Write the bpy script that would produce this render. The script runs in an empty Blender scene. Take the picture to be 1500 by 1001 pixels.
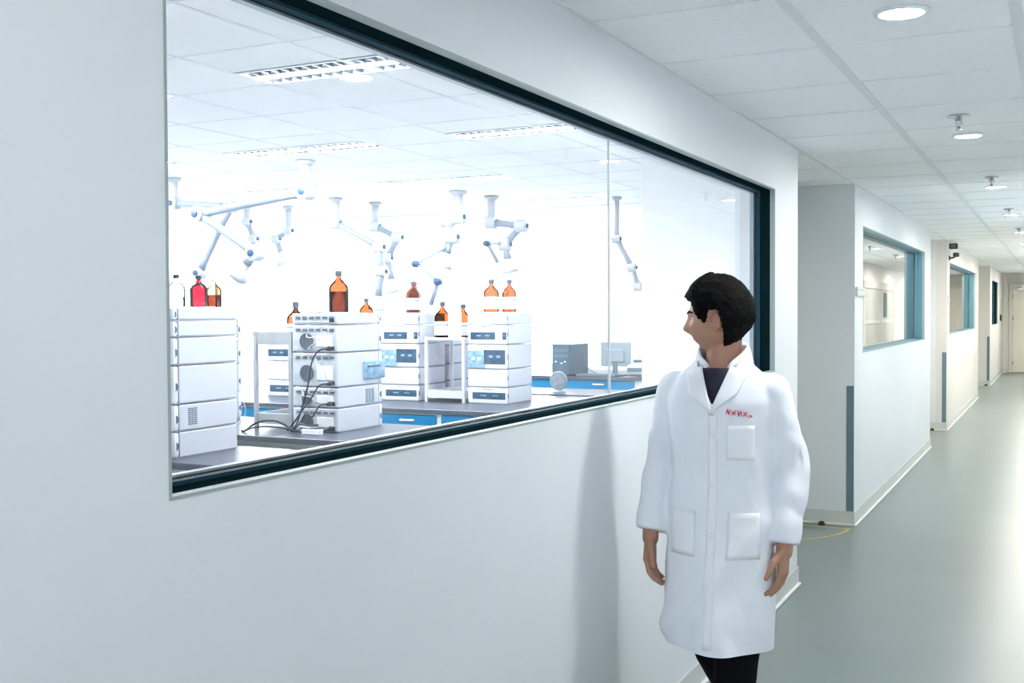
import bpy, bmesh, math, random
from mathutils import Vector, Matrix, noise
from mathutils.bvhtree import BVHTree
random.seed(7)
PI = math.pi
S = bpy.context.scene
COL = S.collection

# ------------------------------------------------------------------ camera
cam = bpy.data.cameras.new('camera'); cam_o = bpy.data.objects.new('camera', cam); COL.objects.link(cam_o)
cam.sensor_width = 36.0; cam.lens = 36.0 * 1620.9 / 1500.0; cam.clip_start = 0.05; cam.clip_end = 200
YAW, PITCH, ROLL, EYE = 0.4619, -0.0261, -0.0049, 1.55
fwd = Vector((-math.sin(YAW) * math.cos(PITCH), math.cos(YAW) * math.cos(PITCH), math.sin(PITCH)))
rt = Vector((math.cos(YAW), math.sin(YAW), 0)); up = rt.cross(fwd)
r2 = rt * math.cos(ROLL) + up * math.sin(ROLL); u2 = -rt * math.sin(ROLL) + up * math.cos(ROLL)
M = Matrix((r2, u2, -fwd)).transposed().to_4x4(); M.translation = (0, 0, EYE)
cam_o.matrix_world = M
S.camera = cam_o

# ------------------------------------------------------------------ world, exposure
W = bpy.data.worlds.new('overcast_sky'); S.world = W; W.use_nodes = True
wn = W.node_tree.nodes; wn['Background'].inputs['Color'].default_value = (0.93, 0.97, 1.0, 1)
wn['Background'].inputs['Strength'].default_value = 3.9
S.view_settings.view_transform = 'Standard'; S.view_settings.look = 'None'
S.view_settings.exposure = 1.74; S.view_settings.gamma = 1.0; S.view_settings.use_curve_mapping = False
LAB_LAMP = 78.0      # emission of the lab's recessed tubes
DOWN_NEAR = 180.0     # emission of the corridor downlights
ROOM_LAMP = 32.0  # emission of the unseen lamps added to light the side rooms

# ------------------------------------------------------------------ materials
def mat(name, col, rough=0.5, metal=0.0, spec=0.5, noise_amt=0.0, noise_scale=8.0, bump=0.0, bump_scale=60.0, emit=None, coat=0.0):
    m = bpy.data.materials.new(name); m.use_nodes = True
    nt = m.node_tree; b = nt.nodes['Principled BSDF']
    b.inputs['Base Color'].default_value = (*col, 1); b.inputs['Roughness'].default_value = rough
    b.inputs['Metallic'].default_value = metal; b.inputs['Specular IOR Level'].default_value = spec
    b.inputs['Coat Weight'].default_value = coat
    tc = nt.nodes.new('ShaderNodeTexCoord')
    if noise_amt > 0:
        n = nt.nodes.new('ShaderNodeTexNoise'); n.inputs['Scale'].default_value = noise_scale; n.inputs['Detail'].default_value = 4
        r = nt.nodes.new('ShaderNodeValToRGB')
        r.color_ramp.elements[0].position = 0.3; r.color_ramp.elements[1].position = 0.7
        r.color_ramp.elements[0].color = (*[c * (1 - noise_amt) for c in col], 1)
        r.color_ramp.elements[1].color = (*[min(1, c * (1 + noise_amt)) for c in col], 1)
        nt.links.new(tc.outputs['Object'], n.inputs['Vector']); nt.links.new(n.outputs['Fac'], r.inputs['Fac'])
        nt.links.new(r.outputs['Color'], b.inputs['Base Color'])
    if bump > 0:
        n = nt.nodes.new('ShaderNodeTexNoise'); n.inputs['Scale'].default_value = bump_scale; n.inputs['Detail'].default_value = 3
        bp = nt.nodes.new('ShaderNodeBump'); bp.inputs['Strength'].default_value = bump; bp.inputs['Distance'].default_value = 0.01
        nt.links.new(tc.outputs['Object'], n.inputs['Vector']); nt.links.new(n.outputs['Fac'], bp.inputs['Height'])
        nt.links.new(bp.outputs['Normal'], b.inputs['Normal'])
    if emit:
        b.inputs['Emission Color'].default_value = (*emit[0], 1); b.inputs['Emission Strength'].default_value = emit[1]
    return m

def glass(name, tint=(1, 1, 1), refl=0.06, haze=0.0, rough=0.0, ior=1.45):
    m = bpy.data.materials.new(name); m.use_nodes = True; nt = m.node_tree
    for n in list(nt.nodes): nt.nodes.remove(n)
    out = nt.nodes.new('ShaderNodeOutputMaterial')
    tr = nt.nodes.new('ShaderNodeBsdfTransparent'); tr.inputs['Color'].default_value = (*tint, 1)
    gl = nt.nodes.new('ShaderNodeBsdfGlossy'); gl.inputs['Roughness'].default_value = rough
    fr = nt.nodes.new('ShaderNodeFresnel'); fr.inputs['IOR'].default_value = ior
    mx = nt.nodes.new('ShaderNodeMixShader'); last = tr
    if haze > 0:
        tl = nt.nodes.new('ShaderNodeBsdfTranslucent'); tl.inputs['Color'].default_value = (0.95, 0.98, 1, 1)
        m2 = nt.nodes.new('ShaderNodeMixShader'); m2.inputs[0].default_value = haze
        nt.links.new(tr.outputs[0], m2.inputs[1]); nt.links.new(tl.outputs[0], m2.inputs[2]); last = m2
    nt.links.new(fr.outputs[0], mx.inputs[0]); nt.links.new(last.outputs[0], mx.inputs[1]); nt.links.new(gl.outputs[0], mx.inputs[2])
    nt.links.new(mx.outputs[0], out.inputs[0])
    return m

def emis(name, col, st):
    m = bpy.data.materials.new(name); m.use_nodes = True; nt = m.node_tree
    for n in list(nt.nodes): nt.nodes.remove(n)
    out = nt.nodes.new('ShaderNodeOutputMaterial'); e = nt.nodes.new('ShaderNodeEmission')
    e.inputs['Color'].default_value = (*col, 1); e.inputs['Strength'].default_value = st
    nt.links.new(e.outputs[0], out.inputs[0]); return m

m_wall = mat('wall_paint', (0.765, 0.81, 0.85), 0.55, noise_amt=0.012, noise_scale=1.5, bump=0.04, bump_scale=90)
m_wall_r = mat('wall_paint_bounce', (0.90, 0.92, 0.94), 0.5)  # unseen right wall made whiter to bounce light onto the ceiling
m_wall_far = mat('wall_paint_warm_lit', (0.74, 0.735, 0.715), 0.55, noise_amt=0.012, noise_scale=1.5)  # warm lamp light of the far end put into the wall colour
m_labwall = mat('lab_wall_paint', (0.88, 0.90, 0.92), 0.6, noise_amt=0.01, noise_scale=2)
m_tile = mat('mineral_fibre_tile', (0.90, 0.935, 0.96), 0.85, noise_amt=0.03, noise_scale=60, bump=0.15, bump_scale=220)
m_tile_lab = mat('mineral_fibre_tile_lab', (0.93, 0.935, 0.94), 0.85, noise_amt=0.02, noise_scale=60, bump=0.1, bump_scale=220)
m_grid = mat('ceiling_grid_metal', (0.74, 0.79, 0.81), 0.5)
m_gridlab = mat('ceiling_grid_metal_lab', (0.76, 0.79, 0.82), 0.5)
m_floor = mat('epoxy_floor', (0.215, 0.265, 0.26), 0.33, noise_amt=0.05, noise_scale=1.3, bump=0.05, bump_scale=5, spec=0.32)
m_labfloor = mat('lab_vinyl_floor', (0.6, 0.64, 0.66), 0.35, noise_amt=0.04, noise_scale=3)
m_base = mat('coved_vinyl_base', (0.62, 0.66, 0.64), 0.4, noise_amt=0.02, noise_scale=3)
m_base_lip = mat('cove_lip_vinyl', (0.8, 0.82, 0.8), 0.4)
m_reveal = mat('plaster_trim_bead', (0.34, 0.395, 0.40), 0.5)
m_frame = mat('dark_teal_frame', (0.0045, 0.017, 0.021), 0.7, spec=0.0, noise_amt=0.1, noise_scale=14)
m_frame_b = mat('lit_glazing_bead', (0.014, 0.055, 0.080), 0.6, spec=0.1)  # brighter copy of the frame colour, the lit face painted in
m_frame_c = mat('pale_inner_frame', (0.42, 0.50, 0.57), 0.35)
m_frame2 = mat('blue_frame', (0.10, 0.24, 0.30), 0.35)  # one flat blue, lighter than the first window's frame
m_glass = glass('window_glass', (0.975, 0.99, 1.0), haze=0.0)
m_glass2 = glass('side_window_glass', (0.95, 0.98, 0.98), haze=0.02)
m_glass_t = glass('tinted_door_glass', (0.62, 0.64, 0.64))  # tint dims the daylight through the added doors
m_joint = mat('silicone_joint', (0.78, 0.82, 0.86), 0.3)
m_guard = mat('corner_guard_vinyl', (0.13, 0.22, 0.27), 0.45)
m_black = mat('black_plastic', (0.012, 0.013, 0.015), 0.4)
m_yellow = mat('yellow_floor_tape', (0.62, 0.50, 0.12), 0.5, noise_amt=0.1, noise_scale=40)
m_chrome = mat('chrome', (0.6, 0.62, 0.64), 0.25, metal=0.9)
m_ringw = mat('white_enamel_ring', (0.72, 0.78, 0.82), 0.35)
m_down = emis('downlight_diffuser', (1.0, 0.985, 0.95), DOWN_NEAR)
m_down_d = emis('downlight_diffuser_dim', (1.0, 0.985, 0.95), DOWN_NEAR * 0.3)
m_down_w = emis('downlight_diffuser_warm', (1.0, 0.93, 0.82), DOWN_NEAR * 1.9)
m_tube = emis('lab_lamp_tube', (0.97, 0.985, 1.0), LAB_LAMP)
m_room = emis('added_room_lamp_panel', (0.96, 1.0, 0.98), ROOM_LAMP)
m_room_w = emis('added_room_lamp_panel_warm', (1.0, 0.96, 0.9), ROOM_LAMP)
m_louvre = mat('lamp_louvre_aluminium', (0.20, 0.26, 0.33), 0.4, metal=0.2)
m_door = mat('ivory_door_laminate', (0.84, 0.80, 0.72), 0.45, noise_amt=0.015, noise_scale=2)
m_doorframe = mat('door_frame_paint', (0.72, 0.70, 0.64), 0.45)
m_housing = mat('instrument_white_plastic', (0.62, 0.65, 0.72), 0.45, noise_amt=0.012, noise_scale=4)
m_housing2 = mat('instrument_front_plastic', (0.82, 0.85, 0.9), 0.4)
m_seam = mat('instrument_seam_grey', (0.34, 0.38, 0.46), 0.5)
m_recess = mat('finger_recess_slate', (0.07, 0.13, 0.2), 0.5)
m_display = mat('smoked_blue_window', (0.025, 0.075, 0.14), 0.2, coat=0.2, noise_amt=0.35, noise_scale=22)
m_display_l = mat('clear_blue_tray_window', (0.22, 0.38, 0.52), 0.15, noise_amt=0.35, noise_scale=30)
m_rear = mat('instrument_rear_panel', (0.48, 0.53, 0.59), 0.5, noise_amt=0.15, noise_scale=25)
m_rear_dark = mat('instrument_rear_sockets', (0.1, 0.13, 0.17), 0.5)
m_cable = mat('black_cable_rubber', (0.02, 0.035, 0.05), 0.45)
m_cable_w = mat('white_cable_rubber', (0.8, 0.82, 0.84), 0.45)
m_steel = mat('brushed_steel', (0.55, 0.57, 0.6), 0.32, metal=0.75, noise_amt=0.1, noise_scale=12)
m_steelw = mat('pale_steel', (0.72, 0.74, 0.77), 0.35, metal=0.4)
m_top = mat('bench_top_slate', (0.07, 0.085, 0.115), 0.3, spec=0.3, noise_amt=0.15, noise_scale=50)
m_topedge = mat('bench_top_edge', (0.04, 0.05, 0.07), 0.4)
m_blue = mat('blue_drawer_laminate', (0.0, 0.19, 0.40), 0.6, spec=0.15, noise_amt=0.03, noise_scale=3)
m_cab = mat('pale_cabinet_laminate', (0.70, 0.73, 0.75), 0.45)
m_cabg = mat('sage_cabinet_laminate', (0.45, 0.52, 0.5), 0.45)
m_cabg2 = mat('sage_drawer_laminate', (0.37, 0.44, 0.43), 0.45)
m_handle = mat('white_handle', (0.85, 0.87, 0.9), 0.35)
m_amber = glass('amber_glass', (0.40, 0.185, 0.10), rough=0.05, ior=1.25)
m_amberd = glass('dark_amber_liquid', (0.5, 0.42, 0.46), rough=0.05)
m_clear = glass('clear_glass', (0.80, 0.84, 0.88), rough=0.05, ior=1.2)
m_pale = glass('pale_amber_glass', (0.62, 0.45, 0.30), rough=0.05, ior=1.25)
m_red = glass('red_solution', (0.33, 0.03, 0.09), rough=0.05)
m_label = mat('paper_label', (0.80, 0.80, 0.84), 0.6, noise_amt=0.05, noise_scale=60)
m_cap = mat('slate_bottle_cap', (0.05, 0.09, 0.13), 0.45)
m_capred = mat('red_bottle_cap', (0.5, 0.06, 0.03), 0.45)
m_carton = mat('white_carton', (0.82, 0.84, 0.88), 0.5)
m_arm = mat('extraction_arm_white', (0.50, 0.525, 0.56), 0.4)
m_armt = mat('extraction_arm_tube', (0.27, 0.32, 0.40), 0.4)
m_knob = mat('blue_arm_knob', (0.03, 0.085, 0.18), 0.4)
m_mull = mat('white_mullion', (0.85, 0.88, 0.9), 0.4)
m_pc = mat('veiled_computer_plastic', (0.10, 0.16, 0.21), 0.45)  # computer plastics lightened to grey-blue to carry the lab's bright haze
m_pc2 = mat('veiled_computer_front', (0.06, 0.11, 0.16), 0.35)
m_mon = mat('grey_monitor_back', (0.28, 0.34, 0.39), 0.45)
m_skin = mat('skin', (0.40, 0.205, 0.135), 0.5, noise_amt=0.06, noise_scale=20)
m_hair = mat('black_hair', (0.003, 0.003, 0.0035), 0.85, spec=0.12, bump=0.6, bump_scale=140)
m_coat = mat('white_coat_cotton', (0.82, 0.86, 0.93), 0.9, spec=0.08, noise_amt=0.02, noise_scale=9, bump=0.1, bump_scale=16)
m_coat2 = mat('coat_facing_cotton', (0.85, 0.885, 0.94), 0.9, spec=0.08)
m_shirt = mat('dark_navy_shirt', (0.014, 0.016, 0.035), 0.8)
m_trouser = mat('black_trousers', (0.004, 0.0045, 0.006), 0.9, spec=0.1, bump=0.2, bump_scale=20)
m_shoe = mat('black_leather', (0.01, 0.01, 0.012), 0.35)
m_redthread = mat('red_embroidery', (0.62, 0.05, 0.10), 0.7)
m_eye = mat('eye_white', (0.8, 0.8, 0.8), 0.2)
m_iris = mat('dark_iris', (0.02, 0.012, 0.01), 0.2)
m_lip = mat('lips', (0.42, 0.16, 0.13), 0.5)
m_silver = mat('silver_plastic', (0.52, 0.56, 0.6), 0.35, metal=0.3)

# ------------------------------------------------------------------ builders
ORG = {}
def box(bm, x0, x1, y0, y1, z0, z1, b=0.0, seg=1):
    x0, x1 = sorted((x0, x1)); y0, y1 = sorted((y0, y1)); z0, z1 = sorted((z0, z1))
    vs = [bm.verts.new(p) for p in ((x0, y0, z0), (x1, y0, z0), (x1, y1, z0), (x0, y1, z0), (x0, y0, z1), (x1, y0, z1), (x1, y1, z1), (x0, y1, z1))]
    fs = [bm.faces.new([vs[i] for i in f]) for f in ((0, 3, 2, 1), (4, 5, 6, 7), (0, 1, 5, 4), (1, 2, 6, 5), (2, 3, 7, 6), (3, 0, 4, 7))]
    if b > 0:
        es = list({e for f in fs for e in f.edges})
        bmesh.ops.bevel(bm, geom=es, offset=b, segments=seg, affect='EDGES', profile=0.5)
    return bm
def ring_basis(d):
    d = d.normalized(); a = Vector((0, 0, 1)) if abs(d.z) < 0.9 else Vector((1, 0, 0))
    u = d.cross(a).normalized(); return u, d.cross(u).normalized()
def tube(bm, pts, rad, n=10, cap=True):
    pts = [Vector(p) for p in pts]; rr = rad if isinstance(rad, (list, tuple)) else [rad] * len(pts)
    rings = []; prev = None
    for i, p in enumerate(pts):
        d = (pts[min(i + 1, len(pts) - 1)] - pts[max(i - 1, 0)])
        if d.length < 1e-9: d = Vector((0, 0, 1))
        if prev is None: u, v = ring_basis(d)
        else:
            d = d.normalized(); u = (prev - d * prev.dot(d)).normalized(); v = d.cross(u).normalized()
        prev = u
        rings.append([bm.verts.new(p + (u * math.cos(2 * PI * k / n) + v * math.sin(2 * PI * k / n)) * rr[i]) for k in range(n)])
    for a, b in zip(rings, rings[1:]):
        for k in range(n): bm.faces.new((a[k], a[(k + 1) % n], b[(k + 1) % n], b[k]))
    if cap:
        bm.faces.new(list(reversed(rings[0]))); bm.faces.new(rings[-1])
    return bm
def lathe(bm, prof, n=20, c=(0, 0, 0), cap=True):
    rings = []
    for r, z in prof: rings.append([bm.verts.new((c[0] + r * math.cos(2 * PI * k / n), c[1] + r * math.sin(2 * PI * k / n), c[2] + z)) for k in range(n)])
    for a, b in zip(rings, rings[1:]):
        for k in range(n): bm.faces.new((a[k], a[(k + 1) % n], b[(k + 1) % n], b[k]))
    if cap: bm.faces.new(list(reversed(rings[0]))); bm.faces.new(rings[-1])
    return bm
def sphere(bm, c, r, sx=1, sy=1, sz=1, n=12):
    g = bmesh.ops.create_uvsphere(bm, u_segments=n, v_segments=max(6, n // 2 + 2), radius=r)
    for v in g['verts']: v.co = Vector((v.co.x * sx + c[0], v.co.y * sy + c[1], v.co.z * sz + c[2]))
    return bm
def catmull(pts, k=8):
    pts = [Vector(p) for p in pts]; P = [pts[0]] + pts + [pts[-1]]; out = []
    for i in range(1, len(P) - 2):
        for j in range(k):
            t = j / k; a, b, c, d = P[i - 1:i + 3]
            out.append(0.5 * ((2 * b) + (c - a) * t + (2 * a - 5 * b + 4 * c - d) * t * t + (3 * b - a - 3 * c + d) * t ** 3))
    out.append(pts[-1]); return out
def NB(): return bmesh.new()

def obj(name, bm, m, parent=None, smooth=False, origin=None):
    """one mesh object; bm is in world coordinates (or the local ones of a root at 0)"""
    me = bpy.data.meshes.new(name)
    if parent is not None: off = ORG[parent]
    elif origin is not None: off = Vector(origin)
    else:
        xs = [v.co for v in bm.verts]
        off = Vector(((min(c.x for c in xs) + max(c.x for c in xs)) / 2, (min(c.y for c in xs) + max(c.y for c in xs)) / 2, min(c.z for c in xs)))
    for v in bm.verts: v.co -= off
    bmesh.ops.recalc_face_normals(bm, faces=bm.faces)
    bm.to_mesh(me); bm.free()
    if smooth:
        for p in me.polygons: p.use_smooth = True
    for mm in (m if isinstance(m, (list, tuple)) else [m]): me.materials.append(mm)
    o = bpy.data.objects.new(name, me); COL.objects.link(o)
    if parent is not None: o.parent = bpy.data.objects[parent] if isinstance(parent, str) else parent
    else: o.location = off
    ORG[o] = off
    return o
def autosmooth(o, ang=35):
    me = o.data; bm = bmesh.new(); bm.from_mesh(me)
    for f in bm.faces: f.smooth = True
    for e in bm.edges:
        if len(e.link_faces) == 2 and e.calc_face_angle(0) > math.radians(ang): e.smooth = False
    bm.to_mesh(me); bm.free(); return o
def tag(o, label=None, cat=None, group=None, kind=None):
    if label: o['label'] = label
    if cat: o['category'] = cat
    if group: o['group'] = group
    if kind: o['kind'] = kind
    return o
def thing(name, loc, label, cat, group=None):
    o = bpy.data.objects.new(name, None); COL.objects.link(o); o.location = loc; o.empty_display_size = 0.1
    ORG[o] = Vector(loc); tag(o, label, cat, group); return o
def struct(name, bm, m, parent=None, smooth=False):
    o = obj(name, bm, m, parent, smooth)
    if parent is None: tag(o, kind='structure')
    return o
def copy_tree(o, loc=None, parent=None, label=None, scale=None, rz=None):
    c = o.copy(); COL.objects.link(c)
    if parent is not None: c.parent = parent
    if loc is not None: c.location = loc
    if label: c['label'] = label
    if scale: c.scale = scale
    if rz is not None: c.rotation_euler.z = rz
    for ch in list(o.children): copy_tree(ch, parent=c)
    return c

# pixel helper used only to lay objects out at real positions (ray from the eye to a plane)
def hit(px, py, axis, val):
    d = fwd + r2 * ((px - 750) / 1620.9) + u2 * ((500.5 - py) / 1620.9)
    i = 'xyz'.index(axis); e = Vector((0, 0, EYE)); return e + d * ((val - e[i]) / d[i])

# ------------------------------------------------------------------ the corridor
WX = -1.335; RX = 0.465; HC = 2.455; TH = 0.13; YB = -3.4; YE = 30.0
HL = 2.68
bm = NB(); box(bm, -11.2, RX + 0.3, YB - 0.2, YE + 0.4, -0.12, 0.0)
floor = struct('floor', bm, m_floor)
bm = NB(); box(bm, -11.0, WX - TH, 0.2, 6.149, 0.0, 0.006); box(bm, -11.0, -2.51, 6.149, 10.9, 0.0, 0.006); lf = struct('lab_floor_covering', bm, m_labfloor); 

def wall_with_window(name, y0, y1, wy0, wy1, wz0=1.238, wz1=2.183, m=m_wall, top=2.8):
    bm = NB(); x0, x1 = WX - TH, WX
    # one slab with a rectangular hole
    pts = [(y0, 0), (y1, 0), (y1, top), (y0, top)]; hole = [(wy0, wz0), (wy1, wz0), (wy1, wz1), (wy0, wz1)]
    A = {}
    for s, x in ((0, x0), (1, x1)):
        for k, (y, z) in enumerate(pts): A[s, 'o', k] = bm.verts.new((x, y, z))
        for k, (y, z) in enumerate(hole): A[s, 'h', k] = bm.verts.new((x, y, z))
    for s in (0, 1):
        for k in range(4):
            j = (k + 1) % 4; bm.faces.new((A[s, 'o', k], A[s, 'o', j], A[s, 'h', j], A[s, 'h', k]))
    for k in range(4):
        j = (k + 1) % 4
        bm.faces.new((A[0, 'o', k], A[0, 'o', j], A[1, 'o', j], A[1, 'o', k])); bm.faces.new((A[0, 'h', k], A[0, 'h', j], A[1, 'h', j], A[1, 'h', k]))
    return struct(name, bm, m)
wall_with_window('wall_left', YB, 6.284, 1.393, 5.735)
wall_with_window('wall_left_second', 8.19, 13.26, 8.55, 12.65)
wall_with_window('wall_left_third', 15.236, 21.16, 15.6, 20.35, m=m_wall_far)
wall_with_window('wall_left_fourth', 24.65, YE, 25.3, 27.75, m=m_wall_far)
bm = NB(); box(bm, RX, RX + 0.15, YB, YE, 0, 2.8); struct('wall_right', bm, m_wall_r)
bm = NB(); box(bm, WX - 0.2, RX + 0.15, YE, YE + 0.15, 0, 2.8); struct('wall_end', bm, m_wall_far)
bm = NB()   # unseen end behind the camera, glazed doors added to let daylight in
for a, b, c, z in ((WX - 0.2, WX + 0.08, 0, 2.8), (RX - 0.08, RX + 0.15, 0, 2.8), (WX + 0.08, RX - 0.08, 2.36, 2.8)): box(bm, a, b, YB - 0.15, YB, c, z)
struct('wall_behind', bm, m_wall)
d = bpy.data.objects.new('door_6', None); COL.objects.link(d); d.location = ((WX + RX) / 2, YB, 0); ORG[d] = Vector(d.location); d['kind'] = 'structure'
for a, b in ((WX + 0.08, (WX + RX) / 2 - 0.004), ((WX + RX) / 2 + 0.004, RX - 0.08)):
    bm = NB()
    for p, q, c, z in ((a, a + 0.05, 0.01, 2.36), (b - 0.05, b, 0.01, 2.36), (a + 0.05, b - 0.05, 0.01, 0.1), (a + 0.05, b - 0.05, 2.30, 2.36)): box(bm, p, q, YB - 0.08, YB - 0.03, c, z, 0.003)
    l = obj('door_leaf', bm, m_frame2, d)
    bm = NB(); bm.faces.new([bm.verts.new(p) for p in ((a + 0.05, YB - 0.055, 0.1), (b - 0.05, YB - 0.055, 0.1), (b - 0.05, YB - 0.055, 2.3), (a + 0.05, YB - 0.055, 2.3))]); obj('glass_pane', bm, m_glass_t, l)
# alcoves between the wall sections
AX = -2.02
def alcove(n, ya, yb, m):
    bm = NB(); box(bm, AX - 0.18, WX - TH + 0.001, ya - 0.12, ya, 0, 2.8); o = struct('wall_alcove_near_%s' % n, bm, m)
    bm = NB(); box(bm, AX - 0.19, WX - TH + 0.001, ya - 0.135, ya - 0.12, 0, 2.8); obj('lab_side_lining', bm, m_labwall, o)
    bm = NB(); box(bm, AX - 0.18, WX - TH + 0.001, yb, yb + 0.13, 0, 2.8); struct('wall_alcove_far_%s' % n, bm, m)
    bm = NB(); box(bm, AX - 0.18, AX, ya, yb, 0, 2.8); struct('wall_alcove_back_%s' % n, bm, m)
    # door in the alcove's back wall
    d = bpy.data.objects.new('door_%s' % {'first': 2, 'second': 3, 'third': 4}[n], None); COL.objects.link(d); d.location = (AX, (ya + yb) / 2, 0); ORG[d] = Vector(d.location); d['kind'] = 'structure'
    y0, y1 = ya + 0.28, min(yb - 0.14, ya + 1.75)
    bm = NB(); box(bm, AX, AX + 0.03, y0, y1, 0.01, 2.1, 0.004); obj('door_leaf', bm, m_door, d)
    bm = NB()
    for a, b, c, e in ((y0 - 0.06, y0, 0, 2.16), (y1, y1 + 0.06, 0, 2.16), (y0, y1, 2.1, 2.16)): box(bm, AX, AX + 0.045, a, b, c, e, 0.003)
    obj('door_frame', bm, m_doorframe, d)
    bm = NB(); tube(bm, [(AX + 0.03, y0 + 0.1, 1.0), (AX + 0.08, y0 + 0.1, 1.0), (AX + 0.08, y0 + 0.22, 1.0)], 0.01); obj('door_handle', bm, m_chrome, d, True)
alcove('first', 6.284, 8.19, m_wall); alcove('second', 13.26, 15.236, m_wall); alcove('third', 21.16, 24.65, m_wall_far)

# baseboards, coved: a face plus a bright lip
def baseboard(name, segs):
    bm = NB(); bl = NB()
    for (xa, ya, xb, yb, nx, ny) in segs:
        x0, x1 = sorted((xa, xb)); y0, y1 = sorted((ya, yb)); t = 0.006; s = 0.02
        if nx: box(bm, xa, xa + nx * t, y0, y1, 0, 0.105, 0.001); box(bl, xa, xa + nx * s, y0, y1, 0, 0.016, 0.004)
        else: box(bm, x0, x1, ya, ya + ny * t, 0, 0.105, 0.001); box(bl, x0, x1, ya, ya + ny * s, 0, 0.016, 0.004)
    o = struct(name, bm, m_base); obj('cove_lip', bl, m_base_lip, o)
e = 0.02
baseboard('baseboard_left', [(WX, YB, WX, 6.284 + e, 1, 0), (WX, 6.284, AX, 6.284, 0, 1)])
baseboard('baseboard_left_second', [(WX, 8.19 - e, WX, 13.26 + e, 1, 0), (AX, 8.19, WX, 8.19, 0, -1)])
baseboard('baseboard_left_third', [(WX, 15.236 - e, WX, 21.16 + e, 1, 0), (AX, 15.236, WX, 15.236, 0, -1)])
baseboard('baseboard_left_fourth', [(WX, 24.65 - e, WX, YE, 1, 0), (AX, 24.65, WX, 24.65, 0, -1)])
baseboard('baseboard_right', [(RX, YB, RX, YE, -1, 0)])
baseboard('baseboard_end', [(WX + 0.02, YE, -1.2, YE, 0, -1)])

# ceiling of the corridor: soffit with grid and single tiles
bm = NB(); box(bm, AX - 0.2, RX + 0.15, YB - 0.1, YE + 0.15, HC + 0.03, HC + 0.1)
ceil = struct('ceiling', bm, m_tile)
XL = [WX, -0.739, -0.133, RX]; Y0L = 3.229; PY = 0.6625
def ylines(a, b):
    k0 = math.ceil((a - Y0L) / PY); k = k0; out = []
    while Y0L + k * PY < b: out.append(Y0L + k * PY); k += 1
    return out
bm = NB()
for i, x in enumerate(XL):
    w = 0.017 if 0 < i < 3 else 0.010
    box(bm, x - w, x + w, YB, YE, HC - 0.001, HC + 0.03)
for ya, yb in ((6.284, 8.19), (13.26, 15.236), (21.16, 24.65)):
    box(bm, AX, WX, ya, ya + 0.012, HC - 0.001, HC + 0.03); box(bm, AX, WX, yb - 0.012, yb, HC - 0.001, HC + 0.03)
for y in ylines(YB, YE): box(bm, AX if any(a < y < b for a, b in ((6.284, 8.19), (13.26, 15.236), (21.16, 24.65))) else WX, RX, y - 0.0045, y + 0.0045, HC + 0.0005, HC + 0.03)
obj('grid_rail', bm, m_grid, ceil)
me_t = None
def tile(parent, x0, x1, y0, y1, z, m, g=0.0045, cache={}):
    k = (round(x1 - x0, 3), round(y1 - y0, 3), m.name)
    if k not in cache:
        bm = NB(); w, d = (x1 - x0) / 2 - g, (y1 - y0) / 2 - g; box(bm, -w, w, -d, d, 0, 0.018)
        me = bpy.data.meshes.new('ceiling_tile'); bm.to_mesh(me); bm.free(); me.materials.append(m); cache[k] = me
    o = bpy.data.objects.new('ceiling_tile', cache[k]); COL.objects.link(o); o.parent = parent
    o.location = Vector(((x0 + x1) / 2, (y0 + y1) / 2, z)) - ORG[parent]
    return o
rows = [YB] + ylines(YB, YE) + [YE]
for a, b in zip(rows, rows[1:]):
    if b - a < 0.05: continue
    for i in range(3): tile(ceil, XL[i], XL[i + 1], a, b, HC + 0.003 + random.uniform(0, 0.001), m_tile)
for ya, yb in ((6.284, 8.19), (13.26, 15.236), (21.16, 24.65)):
    ys = [ya] + ylines(ya + 0.06, yb - 0.03) + [yb]
    for a, b in zip(ys, ys[1:]): tile(ceil, AX, WX, a, b, HC + 0.004, m_tile)

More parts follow.
